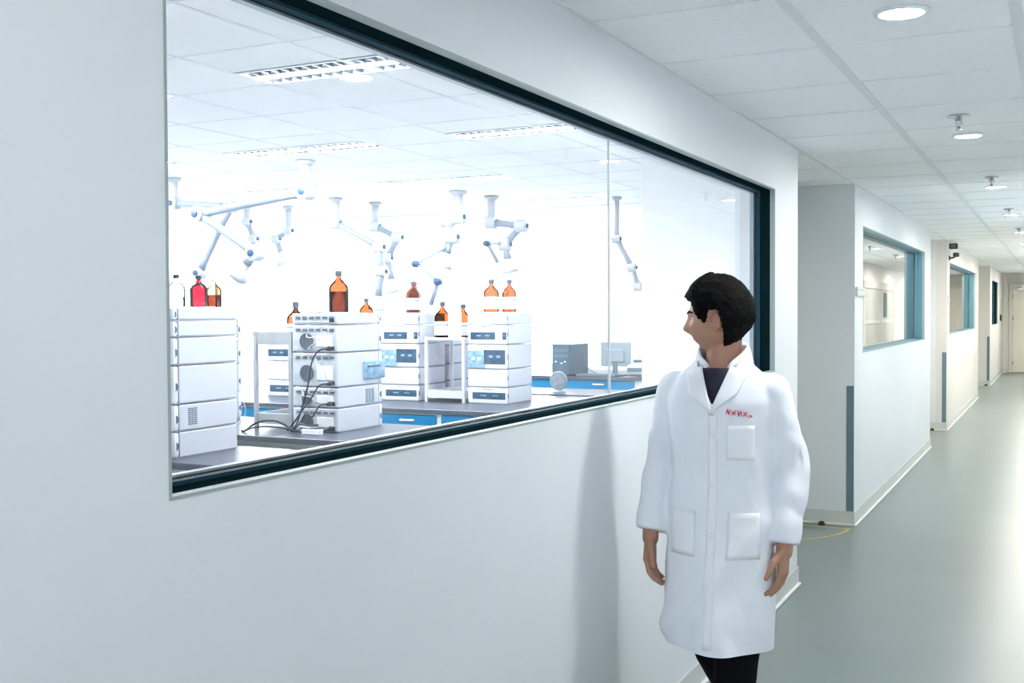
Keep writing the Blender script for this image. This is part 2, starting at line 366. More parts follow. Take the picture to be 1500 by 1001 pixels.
# windows
def window(n, wy0, wy1, joints, fm, gm, wz0=1.238, wz1=2.183, second=False):
    root = bpy.data.objects.new('window_%d' % n, None); COL.objects.link(root); root.location = (WX, (wy0 + wy1) / 2, wz0); ORG[root] = Vector(root.location); root['kind'] = 'structure'
    def ring(bm, xa, xb, off_out, off_in):
        # rectangular ring between offset off_out and off_in inward of the opening
        o0, o1, p0, p1 = wy0 + off_out, wy1 - off_out, wz0 + off_out, wz1 - off_out
        i0, i1, q0, q1 = wy0 + off_in, wy1 - off_in, wz0 + off_in, wz1 - off_in
        box(bm, xa, xb, o0, o1, p0, q0); box(bm, xa, xb, o0, o1, q1, p1); box(bm, xa, xb, o0, i0, q0, q1); box(bm, xa, xb, i1, o1, q0, q1)
    bm = NB(); ring(bm, WX - 0.024, WX + 0.0015, 0.0, 0.006); obj('trim_bead', bm, m_reveal, root)
    bm = NB(); ring(bm, WX - 0.098, WX - 0.024, 0.0, 0.007); obj('frame_reveal', bm, fm, root)
    bm = NB(); ring(bm, WX - 0.098, WX - 0.074, 0.007, 0.0145); obj('glazing_bead', bm, m_frame_b if not second else m_frame2, root)
    bm = NB(); ring(bm, WX - 0.100, WX - 0.0985, 0.007, 0.017); obj('gasket', bm, m_black, root)
    bm = NB(); ring(bm, WX - 0.126, WX - 0.106, 0.0, 0.020); obj('inner_frame', bm, m_frame_c, root)
    ys = [wy0 + 0.008] + joints + [wy1 - 0.008]
    for a, b in zip(ys, ys[1:]):
        bm = NB(); x = WX - 0.103
        vs = [bm.verts.new(p) for p in ((x, a + 0.002, wz0 + 0.009), (x, b - 0.002, wz0 + 0.009), (x, b - 0.002, wz1 - 0.009), (x, a + 0.002, wz1 - 0.009))]
        bm.faces.new(vs); obj('glass_pane', bm, gm, root)
    for j in joints:
        bm = NB(); box(bm, WX - 0.107, WX - 0.099, j - 0.003, j + 0.003, wz0 + 0.024, wz1 - 0.024); obj('pane_joint', bm, m_joint, root)
    return root
window(1, 1.393, 5.735, [3.66], m_frame, m_glass)
window(2, 8.55, 12.65, [], m_frame2, m_glass2, second=True)
window(3, 15.6, 20.35, [], m_frame2, m_glass2, second=True)
window(4, 25.3, 27.75, [], m_frame, m_glass2)

# corridor end door
d = bpy.data.objects.new('door_1', None); COL.objects.link(d); d.location = (-0.435, YE, 0); ORG[d] = Vector(d.location); d['kind'] = 'structure'
bm = NB()
for a, b, c, z in ((-1.19, -1.11, 0, 2.2), (0.24, 0.32, 0, 2.2), (-1.11, 0.24, 2.13, 2.2)): box(bm, a, b, YE - 0.05, YE, c, z, 0.004)
obj('door_frame', bm, m_doorframe, d)
for a, b in ((-1.107, -0.437), (-0.433, 0.237)):
    bm = NB(); box(bm, a, b, YE - 0.03, YE, 0.02, 2.127, 0.004); l = obj('door_leaf', bm, m_door, d)
    hx = a + 0.004 if a < -1 else b - 0.004
    for z in (0.25, 1.35, 1.9):
        bm = NB(); tube(bm, [(hx, YE - 0.04, z - 0.05), (hx, YE - 0.04, z + 0.05)], 0.012, 8); obj('hinge', bm, m_chrome, l, True)
    bm = NB(); box(bm, a + 0.1 if a < -1 else b - 0.4, a + 0.4 if a < -1 else b - 0.1, YE - 0.09, YE - 0.031, 2.04, 2.1, 0.006)
    box(bm, a + 0.2 if a < -1 else b - 0.3, a + 0.3 if a < -1 else b - 0.2, YE - 0.07, YE - 0.05, 2.1, 2.17)
    obj('door_closer', bm, m_chrome, l)

# double door on the right wall near the far end (its mirror image shows in the second window)
d = bpy.data.objects.new('door_7', None); COL.objects.link(d); d.location = (RX, 23.4, 0); ORG[d] = Vector(d.location); d['kind'] = 'structure'
bm = NB()
for a, b, c, z in ((21.2, 21.4, 0, 2.12), (25.3, 25.6, 0, 2.12), (21.4, 25.3, 1.98, 2.12)): box(bm, RX - 0.05, RX, a, b, c, z, 0.004)
obj('door_frame', bm, m_base_lip, d)
for a, b in ((21.4, 23.34), (23.36, 25.3)):
    bm = NB(); box(bm, RX - 0.03, RX, a, b, 0.02, 1.98, 0.004); l = obj('door_leaf', bm, m_base, d)
    bm = NB(); box(bm, RX - 0.04, RX - 0.029, a + 0.05, b - 0.05, 1.30, 1.36, 0.002); obj('mid_rail', bm, m_base_lip, l)
bm = NB(); box(bm, RX - 0.045, RX - 0.029, 23.85, 24.25, 1.42, 1.92, 0.003); obj('vision_panel', bm, m_guard, l)
# small corridor fittings
def downlight(x, y, m, label):
    t = thing('downlight', (x, y, HC), label, 'ceiling light', 'round downlights along the corridor ceiling')
    bm = NB(); lathe(bm, [(0.060, 0.003), (0.062, -0.006), (0.080, -0.004), (0.082, 0.004), (0.060, 0.004)], 28, (x, y, HC), cap=False); obj('trim_ring', bm, m_ringw, t, True)
    bm = NB(); lathe(bm, [(0.061, -0.001), (0.061, 0.002)], 28, (x, y, HC)); obj('diffuser', bm, m, t)
ords = ['nearest', 'second', 'third', 'fourth', 'fifth', 'sixth', 'seventh', 'eighth', 'ninth', 'tenth']
k = 0
for i in range(-1, 10):
    y = 3.555 + 2.65 * i
    lab = ('glowing round recessed downlight, %s one in view along the corridor ceiling' % ords[i]) if i >= 0 else 'glowing round recessed downlight in the ceiling %s the viewpoint' % ('behind' if i == -2 else 'above')
    downlight(-0.445, y, m_down_d if i < 0 else m_down if i < 4 else m_down_w, lab)
spr = None
for i in range(0, 8):
    y = 5.56 + 2.65 * i; lab = 'chrome pendent fire sprinkler head, %s from the viewer along the corridor ceiling' % ords[i].replace('nearest', 'first')
    if spr is None:
        t = thing('fire_sprinkler', (-0.44, y, HC), lab, 'sprinkler', 'sprinkler heads along the corridor ceiling')
        c = (-0.44, y, HC)
        bm = NB(); lathe(bm, [(0.045, -0.001), (0.043, -0.006), (0.022, -0.012), (0.018, -0.02)], 20, c); obj('escutcheon', bm, m_chrome, t, True)
        bm = NB(); lathe(bm, [(0.014, -0.018), (0.014, -0.03), (0.006, -0.04), (0.004, -0.058)], 12, c)
        for s in (-1, 1): tube(bm, [(c[0] + s * 0.012, y, HC - 0.022), (c[0] + s * 0.014, y, HC - 0.042), (c[0] + s * 0.003, y, HC - 0.06)], 0.0022, 6)
        obj('sprinkler_body', bm, m_chrome, t, True)
        bm = NB(); lathe(bm, [(0.016, -0.061), (0.016, -0.064), (0.004, -0.066)], 14, c); obj('deflector', bm, m_chrome, t, True)
        spr = t
    else: copy_tree(spr, loc=(-0.44, y, HC), label=lab)

for y, nm in ((8.19, 'first'), (15.236, 'second'), (24.65, 'third')):
    bm = NB(); box(bm, -1.390, -1.338, y - 0.006, y, 0.106, 1.012, 0.002)
    o = obj('corner_guard', bm, m_guard); tag(o, 'slate blue vertical corner guard strip on the %s wall end down the corridor' % nm, 'corner guard', 'corner guards on the wall ends')
for (x, y, r, nm) in ((-1.553, 8.135, 0.024, 'beside the yellow floor marking'), (-1.50, 15.18, 0.024, 'at the foot of the second wall end'), (-1.40, 24.6, 0.03, 'at the foot of the third wall end')):
    t = thing('door_stop', (x, y, 0), 'small black rubber floor door stop %s' % nm, 'door stop', 'black door stops on the corridor floor')
    bm = NB(); lathe(bm, [(r, 0), (r, r * 0.6), (r * 0.8, r * 1.05), (r * 0.3, r * 1.3)], 16, (x, y, 0)); obj('rubber_dome', bm, m_black, t, True)
    bm = NB(); lathe(bm, [(r * 1.1, 0), (r * 1.1, 0.004)], 16, (x, y, 0)); obj('base_plate', bm, m_chrome, t)
# yellow tape door swing marking
bm = NB(); cx, cy, R, w = -2.0, 8.06, 0.66, 0.022; z = 0.0
prev = None
for k in range(0, 25):
    a = -PI / 2 * k / 24; q = [bm.verts.new((cx + rr * math.cos(a), cy + rr * math.sin(a), 0.0012)) for rr in (R - w, R)]
    if prev: bm.faces.new((prev[0], prev[1], q[1], q[0]))
    prev = q
vs = [bm.verts.new(p) for p in ((cx, cy - 0.0, 0.0012), (cx + R, cy, 0.0012), (cx + R, cy + 0.025, 0.0012), (cx, cy + 0.025, 0.0012))]; bm.faces.new(vs)
r_ = bmesh.ops.extrude_face_region(bm, geom=list(bm.faces)); 
for v in [g for g in r_['geom'] if isinstance(g, bmesh.types.BMVert)]: v.co.z = 0.0002
o = obj('floor_tape_marking', bm, m_yellow); tag(o, 'yellow tape quarter circle marking the door swing on the corridor floor', 'floor marking')

# camera and box on the third wall
t = thing('security_camera', (WX, 15.5, 2.24), 'black bracket mounted security camera on the wall above the third window', 'camera')
bm = NB(); lathe(bm, [(0.035, 0), (0.03, 0.01), (0.012, 0.02)], 14, (0, 0, 0))
for v in bm.verts: v.co = Vector((WX + v.co.z, 15.5 + v.co.y, 2.235 + v.co.x))
obj('wall_bracket', bm, m_black, t, True)
bm = NB(); tube(bm, [(WX + 0.015, 15.5, 2.235), (WX + 0.055, 15.5, 2.24), (WX + 0.075, 15.48, 2.255)], 0.012, 10); obj('arm', bm, m_black, t, True)
bm = NB(); box(bm, WX + 0.055, WX + 0.125, 15.38, 15.52, 2.245, 2.3, 0.01); obj('camera_body', bm, m_black, t)
bm = NB(); tube(bm, [(WX + 0.09, 15.379, 2.272), (WX + 0.09, 15.36, 2.272)], 0.02, 14); obj('lens', bm, m_display, t, True)
t = thing('alarm_box', (WX, 15.55, 2.36), 'small square black box high on the wall above the security camera', 'alarm box')
bm = NB(); box(bm, WX, WX + 0.10, 15.5, 15.6, 2.355, 2.425, 0.006); obj('housing', bm, m_black, t)
bm = NB(); box(bm, WX + 0.02, WX + 0.08, 15.496, 15.501, 2.37, 2.41, 0.001); obj('grille', bm, m_rear_dark, t)
t = thing('card_reader', (WX, 28.7, 1.3), 'small black card reader on the wall beside the far end door', 'card reader')
bm = NB(); box(bm, WX, WX + 0.035, 28.6, 28.78, 1.3, 1.44, 0.006); obj('housing', bm, m_black, t)
bm = NB(); box(bm, WX + 0.034, WX + 0.037, 28.65, 28.73, 1.36, 1.41); obj('keypad', bm, m_rear_dark, t)
t = thing('wall_box', (WX, 8.4, 1.66), 'pale horizontal box on the wall left of the second window', 'wall box')
bm = NB(); box(bm, WX, WX + 0.018, 8.21, 8.545, 1.655, 1.722, 0.004); obj('housing', bm, m_base, t)
bm = NB(); box(bm, WX + 0.0175, WX + 0.0195, 8.23, 8.525, 1.70, 1.705); obj('cover_seam', bm, m_seam, t)
t = thing('light_switch', (WX, 15.42, 1.7), 'small pale switch plate on the wall left of the third window', 'switch')
bm = NB(); box(bm, WX, WX + 0.012, 15.34, 15.46, 1.64, 1.74, 0.003); obj('plate', bm, m_base, t)
bm = NB(); box(bm, WX + 0.012, WX + 0.017, 15.37, 15.43, 1.66, 1.72, 0.002); obj('rocker', bm, m_handle, t)

# rooms behind the other windows
def side_room(n, y0, y1, xb, lm):
    bm = NB(); box(bm, xb - 0.1, xb, y0, y1, 0, 2.8); struct('wall_room_back_%s' % n, bm, m_labwall)
    bm = NB(); box(bm, xb, WX - TH, y1, y1 + 0.1, 0, 2.8); struct('wall_room_far_%s' % n, bm, m_labwall)
    bm = NB(); box(bm, xb, WX - TH, y0 - 0.1, y0, 0, 2.8); struct('wall_room_near_%s' % n, bm, m_labwall)
    bm = NB(); box(bm, xb, WX - TH, y0, y1, 2.5, 2.6); struct('ceiling_room_%s' % n, bm, m_tile_lab)
    for f, fn in ((0.25, 'nearer'), (0.75, 'farther')):
        yy = y0 + (y1 - y0) * f; xm = (xb + WX - TH) / 2
        t = thing('added_room_lamp', (xm, yy, 2.5), '%s added square ceiling lamp in the %s side room behind the corridor window' % (fn, n), 'ceiling light', 'lamps added to light the side rooms')
        bm = NB(); box(bm, xm - 0.3, xm + 0.3, yy - 0.3, yy + 0.3, 2.488, 2.5, 0.002); obj('lamp_frame', bm, m_ringw, t)
        bm = NB(); box(bm, xm - 0.28, xm + 0.28, yy - 0.28, yy + 0.28, 2.484, 2.489); obj('lamp_panel', bm, lm, t)
side_room('second', 8.33, 13.1, -2.4, m_room)
side_room('third', 15.38, 21.0, -3.2, m_room_w)
side_room('fourth', 24.8, 29.8, -3.2, m_room_w)
# door added in the second side room, imitating a reflection in its window
d = bpy.data.objects.new('door_5', None); COL.objects.link(d); d.location = (-1.95, 13.1, 0); ORG[d] = Vector(d.location); d['kind'] = 'structure'
bm = NB(); box(bm, -2.34, -1.80, 13.07, 13.1, 0.01, 1.68, 0.003); leaf = obj('door_leaf', bm, mat('pale_grey_door', (0.62, 0.64, 0.62), 0.45), d)
bm = NB()
for a, b, c, z in ((-1.80, -1.74, 0, 1.74), (-2.39, -2.34, 0, 1.74), (-2.34, -1.80, 1.68, 1.74)): box(bm, a, b, 13.06, 13.1, c, z, 0.003)
obj('door_frame', bm, m_handle, d)
bm = NB(); box(bm, -2.14, -1.88, 13.063, 13.071, 1.28, 1.62, 0.002); obj('vision_panel', bm, mat('grey_green_vision_glass', (0.38, 0.46, 0.46), 0.12), leaf)
bm = NB(); box(bm, -1.95, -1.90, 13.055, 13.064, 1.34, 1.60, 0.002); obj('pull_handle', bm, m_guard, leaf)
bm = NB(); box(bm, -2.33, -1.81, 13.06, 13.066, 1.15, 1.16); obj('push_rail', bm, m_handle, leaf)

# ------------------------------------------------------------------ the laboratory shell
LX0 = -11.0; LY1 = 10.9; LY0 = 0.2
bm = NB(); box(bm, LX0 - 0.15, LX0, LY0, LY1, 0, 2.9); struct('wall_lab_left', bm, m_labwall)
bm = NB(); box(bm, LX0, WX - TH, LY0 - 0.15, LY0, 0, 2.9); struct('wall_lab_near', bm, m_labwall)
bm = NB()   # far wall with window openings
wx0, wx1, wz0, wz1 = -10.9, -4.75, 0.95, 2.66
for a, b, c, z in ((LX0, wx0, 0, 2.9), (wx1, -2.4, 0, 2.9), (wx0, wx1, 0, wz0), (wx0, wx1, wz1, 2.9)): box(bm, a, b, LY1, LY1 + 0.2, c, z)
struct('wall_lab_far', bm, m_labwall)
root = bpy.data.objects.new('window_5', None); COL.objects.link(root); root.location = (-8, LY1, wz0); ORG[root] = Vector(root.location); root['kind'] = 'structure'
n = 5; wd = (wx1 - wx0) / n
for i in range(n + 1):
    x = wx0 + wd * i; bm = NB(); box(bm, x - 0.018, x + 0.018, LY1 + 0.06, LY1 + 0.13, wz0, wz1, 0.004); obj('mullion', bm, m_mull, root)
for z, nm in ((wz0 + 0.02, 'sill'), (wz1 + 0.022, 'head')):
    bm = NB(); box(bm, wx0, wx1, LY1 + 0.06, LY1 + 0.12, z - 0.02, z + 0.02, 0.004); obj(nm, bm, m_mull, root)
for i in range(n):
    bm = NB(); a, b = wx0 + wd * i + 0.03, wx0 + wd * (i + 1) - 0.03; y = LY1 + 0.09
    bm.faces.new([bm.verts.new(p) for p in ((a, y, wz0 + 0.04), (b, y, wz0 + 0.04), (b, y, wz1 - 0.04), (a, y, wz1 - 0.04))]); obj('glass_pane', bm, m_glass2, root)

bm = NB(); box(bm, LX0, WX - TH, LY0, LY1, HL + 0.10, HL + 0.16); lceil = struct('ceiling_lab', bm, m_tile_lab)
lx = [-2.29 - 0.605 * k for k in range(-1, 14)]; lx = [x for x in lx if LX0 + 0.1 < x < -1.55]; lx = [WX - TH] + lx + [LX0]
ly = [3.735 + 0.6625 * k for k in range(-6, 12)]; ly = [y for y in ly if LY0 + 0.1 < y < LY1 - 0.1]; ly = [LY0] + ly + [LY1]
bm = NB()
for x in lx: box(bm, x - 0.009, x + 0.009, LY0, LY1, HL - 0.001, HL + 0.03)
for y in ly: box(bm, LX0, WX - TH, y - 0.007, y + 0.007, HL - 0.0005, HL + 0.03)
obj('grid_rail', bm, m_gridlab, lceil)
lamps = []   # (x0, x1, y_end)
for (xa, yl) in ((-3.5, 4.3975), (-3.5, 6.385), (-5.315, 6.385), (-5.315, 8.3725), (-5.315, 10.36), (-5.315, 4.3975), (-7.13, 6.385), (-7.13, 8.3725), (-7.13, 4.3975)):
    lamps.append((xa, xa + 1.21, yl))
def lampy(xc, y1):
    for a, b, y in lamps:
        if a < xc < b and abs(y - y1) < 0.02: return True
    return False
for ya, yb in zip(ly, ly[1:]):
    for xb, xa in zip(lx, lx[1:]):
        tile(lceil, xa, xb, ya, (yb - 0.30 if lampy((xa + xb) / 2, yb) else yb), HL + 0.0015, m_tile_lab, 0.006)
lamp_first = None
names = ['nearest to the big window', 'right of the centre above the amber bottles', 'left of the centre in the second row', 'in the third row', 'in the row nearest the far wall', 'left one of the first row', 'far left one of the second row', 'far left one of the third row', 'far left one of the first row']
for (xa, xb, y), nm in zip(lamps, names):
    lab = 'long recessed louvred ceiling lamp in the lab, %s' % nm
    if lamp_first is None:
        c = ((xa + xb) / 2, y - 0.15, HL); t = thing('louvre_lamp', c, lab, 'ceiling light', 'recessed louvred lamps in the lab ceiling')
        y0, y1 = y - 0.29, y - 0.012; x0, x1 = xa + 0.012, xb - 0.012
        bm = NB()
        for a, b, cc, dd in ((x0, x1, y0, y0 + 0.012), (x0, x1, y1 - 0.012, y1), (x0, x0 + 0.012, y0, y1), (x1 - 0.012, x1, y0, y1)): box(bm, a, b, cc, dd, HL - 0.002, HL + 0.075)
        obj('lamp_frame', bm, m_ringw, t)
        bm = NB(); box(bm, x0, x1, y0, y1, HL + 0.075, HL + 0.078); obj('reflector', bm, m_louvre, t)
        ym = (y0 + y1) / 2; bm = NB(); box(bm, x0, x1, ym - 0.032, ym + 0.032, HL + 0.001, HL + 0.07); obj('centre_strip', bm, m_handle, t)
        bm = NB(); box(bm, x0 + 0.01, x1 - 0.01, ym - 0.022, ym + 0.022, HL - 0.003, HL + 0.001); obj('tube', bm, m_tube, t)
        kk = 20
        for s0, s1 in ((y0 + 0.012, (y0 + y1) / 2 - 0.032), ((y0 + y1) / 2 + 0.032, y1 - 0.012)):
            for i in range(1, kk):
                xx = x0 + (x1 - x0) * i / kk; bm = NB(); box(bm, xx - 0.003, xx + 0.003, s0, s1, HL + 0.002, HL + 0.040); obj('louvre_blade', bm, m_louvre, t)
        lamp_first = t
    else: copy_tree(lamp_first, loc=((xa + xb) / 2, y - 0.15, HL), label=lab)
# ------------------------------------------------------------------ benches
BZ = 0.9
def bench(name_lab, x0, x1, y0, y1, fronts, mcab, mdraw, handle=True, group='laboratory benches', BZ=0.9):
    t = thing('lab_bench', ((x0 + x1) / 2, (y0 + y1) / 2, 0), name_lab, 'bench', group)
    bm = NB(); box(bm, x0, x1, y0, y1, BZ - 0.03, BZ, 0.004); obj('worktop', bm, m_top, t)
    bm = NB(); box(bm, x0 + 0.02, x1 - 0.02, y0 + 0.04, y1 - 0.04, 0.1, BZ - 0.03); box(bm, x0 + 0.04, x1 - 0.04, y0 + 0.09, y1 - 0.09, 0.0, 0.1); obj('carcass', bm, mcab, t)
    for (a, b, za, zb, hx, vertical) in fronts:
        bm = NB(); box(bm, a, b, y0 + 0.024, y0 + 0.042, za, zb, 0.003); f = obj('drawer' if zb - za < 0.3 else 'door', bm, mdraw, t)
        if handle:
            bm = NB()
            if vertical: tube(bm, [(hx, y0 + 0.024, zb - 0.04), (hx, y0 + 0.002, zb - 0.045), (hx, y0 + 0.002, zb - 0.12), (hx, y0 + 0.024, zb - 0.125)], 0.006, 8)
            else: tube(bm, [(hx - 0.055, y0 + 0.024, (za + zb) / 2 + 0.02), (hx - 0.05, y0 + 0.004, (za + zb) / 2 + 0.02), (hx + 0.05, y0 + 0.004, (za + zb) / 2 + 0.02), (hx + 0.055, y0 + 0.024, (za + zb) / 2 + 0.02)], 0.007, 8)
            obj('handle', bm, m_handle, f, True)
    return t
def fr(x0, x1, w, za=0.7, zb=0.845):
    out = []; x = x1
    while x - w > x0:
        out.append((x - w + 0.02, x - 0.02, za, zb, x - w / 2, False)); out.append((x - w + 0.02, x - 0.02, 0.14, za - 0.02, x - 0.08, True)); x -= w
    return out
bench('nearest dark topped bench against the big window holding the leftmost instrument stack', -5.2, -2.7, 3.66, 4.27, [], m_cabg, m_cabg2)
f2 = fr(-5.6, -3.1, 0.5, 0.72, 0.84)
bench('second dark topped bench with sage green drawers under the cabled instrument stack', -5.6, -2.9, 4.66, 5.5, f2, m_cabg, m_cabg2, True)
f3 = [(-4.25, -3.79, 0.745, 0.855, -4.01, False), (-4.25, -3.79, 0.14, 0.72, -3.85, True), (-3.745, -3.23, 0.3, 0.862, -3.46, True), (-3.2, -2.9, 0.3, 0.862, -3.05, True), (-4.75, -4.30, 0.745, 0.855, -4.5, False), (-5.3, -4.80, 0.745, 0.855, -5.05, False), (-5.85, -5.34, 0.745, 0.855, -5.6, False)]
bench('third bench with bright blue drawers holding two instrument stacks', -6.4, -2.85, 6.42, 7.86, f3, m_cab, m_blue)
bench('fourth bench with a pale front holding the round grey disc', -4.6, -2.6, 8.0, 8.66, [(-3.9, -3.3, 0.66, 0.84, -3.5, False), (-3.26, -2.7, 0.66, 0.84, -2.95, False)], m_cab, m_cab)
f5 = [(-6.6 + 0.78 * k, -6.6 + 0.78 * k + 0.73, 0.80, 0.912, -6.6 + 0.78 * k + 0.38, False) for k in range(4)]
bench('rear bench with pale blue drawers along the far wall holding the computer', -7.6, -3.12, 9.58, 10.8, f5, m_cab, m_blue, BZ=0.945)

# ------------------------------------------------------------------ instrument modules (each one can be lifted off its stack)
def module(stack, pos, x0, x1, y0, y1, z0, z1, front, disp=None, grille=None, rear=False, knobz=0.5, slope=0, extra_lab=''):
    c = ((x0 + x1) / 2, (y0 + y1) / 2, z0)
    t = thing('instrument_module', c, '%s white instrument module of the %s%s' % (pos, stack, extra_lab), 'instrument', 'white instrument modules stacked on the lab benches')
    s = -1 if front == '-y' else 1; yf = y0 if s < 0 else y1; yr = y1 if s < 0 else y0; g = 0.004
    bm = NB(); box(bm, x0, x1, yf - s * 0.035, yr, z0 + g, z1 - g, 0.004); o = obj('housing', bm, m_housing, t)
    bm = NB(); box(bm, x0 - 0.002, x1 + 0.002, yf, yf - s * 0.033, z0 + g - 0.001, z1 - g + 0.001, 0.012, 2); fp = autosmooth(obj('front_panel', bm, m_housing2, t))
    bm = NB(); box(bm, x0 + 0.01, x1 - 0.003, yr - s * -0.01, yf - s * 0.01, z0, z0 + g + 0.001); box(bm, x0 + 0.001, x1 - 0.001, yf - s * 0.0335, yf - s * 0.0345, z0 + 0.006, z1 - 0.006)
    obj('seam', bm, m_seam, t)
    # half round finger recess on both sides
    zc = z0 + (z1 - z0) * knobz; rr = min(0.019, (z1 - z0) * 0.22)
    for xs, sx in ((x1 + 0.002, 1), (x0 - 0.002, -1)):
        bm = NB(); vs = []
        for k in range(11):
            a = -PI / 2 + PI * k / 10; vs.append(bm.verts.new((xs + sx * 0.0005, yf - s * (0.012 + rr * 0.8 * math.cos(a)), zc + rr * math.sin(a))))
        f = bm.faces.new(vs); r = bmesh.ops.extrude_face_region(bm, geom=[f])
        for v in [q for q in r['geom'] if isinstance(q, bmesh.types.BMVert)]: v.co.x -= sx * 0.004
        obj('finger_recess', bm, m_recess, t)
    if disp:
        for (fx0, fx1, fz0, fz1, mm) in disp:
            a, b = x0 + (x1 - x0) * fx0, x0 + (x1 - x0) * fx1; cz, dz = z0 + (z1 - z0) * fz0, z0 + (z1 - z0) * fz1
            bm = NB(); box(bm, a, b, yf + s * 0.004, yf - s * 0.006, cz, dz, 0.003); w = obj('display_window', bm, mm, t)
            bm = NB()
            for q in (0.25, 0.6): box(bm, a + (b - a) * q, a + (b - a) * (q + 0.18), yf + s * 0.0045, yf + s * 0.003, cz + (dz - cz) * 0.45, cz + (dz - cz) * 0.62)
            obj('indicator', bm, m_display_l if mm is m_display else m_handle, w)
        a, b = x0 + (x1 - x0) * 0.38, x0 + (x1 - x0) * 0.66
        bm = NB(); box(bm, a, b, yf + s * 0.002, yf - s * 0.004, z1 - 0.018, z1 - 0.008, 0.001); obj('name_strip', bm, m_seam, t)
    if grille:
        ya, yb, za, zb = grille; nrow = 9; xs = x1 + 0.0005
        bm = NB()
        for i in range(nrow):
            for j in range(3):
                z = za + (zb - za) * (i + 0.2) / nrow; y = ya + (yb - ya) * (j + 0.12) / 3
                box(bm, xs - 0.002, xs + 0.0012, y, y + (yb - ya) * 0.76 / 3, z, z + (zb - za) * 0.45 / nrow)
        tag(obj('vent_slots', bm, m_recess, t), kind='stuff')
    if rear:
        h = z1 - z0; xr = yr; d = s  # rear face at yr, outward direction is -s
        o_ = -s
        bm = NB(); box(bm, x0 + 0.012, x1 - 0.012, xr, xr + o_ * 0.003, z0 + 0.012, z1 - 0.012); rp = obj('rear_panel', bm, m_rear, t)
        bm = NB()
        for k in range(6):
            if h > 0.06: xx = x0 + 0.03 + k * 0.045; box(bm, xx, xx + 0.028, xr + o_ * 0.003, xr + o_ * 0.008, z1 - 0.034, z1 - 0.022)
        obj('socket_row', bm, m_rear_dark, rp)
        if h > 0.1:
            r = min(0.045, h * 0.3); cxx, czz = x0 + 0.10, z0 + h * 0.40
            bm = NB(); lathe(bm, [(r, 0), (r, 0.006), (r * 0.85, 0.006), (r * 0.85, 0.001)], 20, (0, 0, 0), cap=False)
            for v in bm.verts: v.co = Vector((cxx + v.co.x, xr + o_ * (0.003 + v.co.z), czz + v.co.y))
            for k in range(-3, 4):
                hw = math.sqrt(max(0, r * r - (k * r / 4) ** 2)); box(bm, cxx + k * r / 4 - 0.0015, cxx + k * r / 4 + 0.0015, xr + o_ * 0.003, xr + o_ * 0.008, czz - hw, czz + hw)
                box(bm, cxx - hw, cxx + hw, xr + o_ * 0.003, xr + o_ * 0.006, czz + k * r / 4 - 0.001, czz + k * r / 4 + 0.001)
            obj('fan_grille', bm, m_rear_dark, rp)
            bm = NB(); box(bm, x0 + 0.165, x1 - 0.03, xr + o_ * 0.002, xr + o_ * 0.007, z0 + h * 0.2, z0 + h * 0.62, 0.003); obj('cover_plate', bm, m_handle, rp)
        bm = NB(); box(bm, x1 - 0.05, x1 - 0.02, xr + o_ * 0.003, xr + o_ * 0.01, z0 + 0.014, z0 + 0.034, 0.002); obj('power_inlet', bm, m_black, rp)
    return t
P6 = ['lowest', 'second from bottom', 'third from bottom', 'fourth from bottom', 'fifth from bottom', 'topmost']
MODS = {}
def stack(nm, x0, x1, y0, y1, zs, front, disps={}, grilles={}, rear=False, kz=0.5, ins={}):
    n = len(zs) - 1
    for i in range(n):
        p = 'lowest' if i == 0 else ('topmost' if i == n - 1 else P6[i])
        d = ins.get(i, 0)
        MODS[nm, i] = module(nm, p, x0, x1, y0, y1 - d, zs[i], zs[i + 1], front, disps.get(i), grilles.get(i), rear, kz)
stack('near left stack', -3.90, -3.56, 3.75, 4.175, [.9, 1.021, 1.144, 1.32, 1.447, 1.521, 1.583], '-y', grilles={1: (3.84, 3.90, 1.045, 1.125)}, kz=0.45)
stack('stack half hidden behind the near left one', -4.93, -4.60, 5.03, 5.44, [.9, 1.06, 1.24, 1.40, 1.53], '+y', disps={2: [(0.1, 0.95, 0.15, 0.8, m_display)]}, kz=0.4)
def wrapwin(x1, y0, y1, z0, z1, par_name, lab):
    pass
stack('cabled stack seen from behind', -3.825, -3.52, 4.95, 5.385, [.9, 1.034, 1.147, 1.337, 1.489, 1.555], '+y', grilles={1: (5.21, 5.30, 1.045, 1.125)}, rear=True, kz=0.45)
# protruding smoked tray of the third module (wraps round the front corner)
CS = 'cabled stack seen from behind'
bm = NB(); box(bm, -3.80, -3.507, 5.19, 5.40, 1.178, 1.28, 0.008, 2); tc_ = autosmooth(obj('tray_cover', bm, m_display_l, MODS[CS, 2])); tag(tc_, 'smoked blue sample tray cover wrapping the front corner')
bm = NB(); box(bm, -3.508, -3.505, 5.215, 5.34, 1.245, 1.255); obj('latch', bm, m_display, tc_)
D1 = [(0.08, 0.72, 0.25, 0.62, m_display), (0.9, 1.0, 0.25, 0.62, m_display)]
D2 = [(0.0, 0.45, 0.05, 0.75, m_display_l), (0.42, 0.97, 0.2, 0.78, m_display)]
D3 = [(0.12, 0.97, 0.3, 0.7, m_display)]
ZC = [.9, 1.02, 1.15, 1.325, 1.465, 1.552]
stack('blue drawer bench left stack', -4.55, -4.235, 6.95, 7.36, ZC, '-y', disps={0: D3, 2: D2, 3: D1}, kz=0.5)
stack('blue drawer bench right stack', -3.815, -3.505, 6.95, 7.37, ZC, '-y', disps={0: D3, 2: D2, 3: D1}, kz=0.5)
stack('rear stack behind the left blue drawer stack', -4.55, -4.235, 7.42, 7.83, [.9, 1.03, 1.16, 1.30, 1.43], '+y', kz=0.5)
stack('low stack behind the steel rack', -5.63, -5.33, 6.95, 7.36, [.9, 1.03, 1.18, 1.33], '-y', disps={0: D3, 2: D1}, kz=0.5)
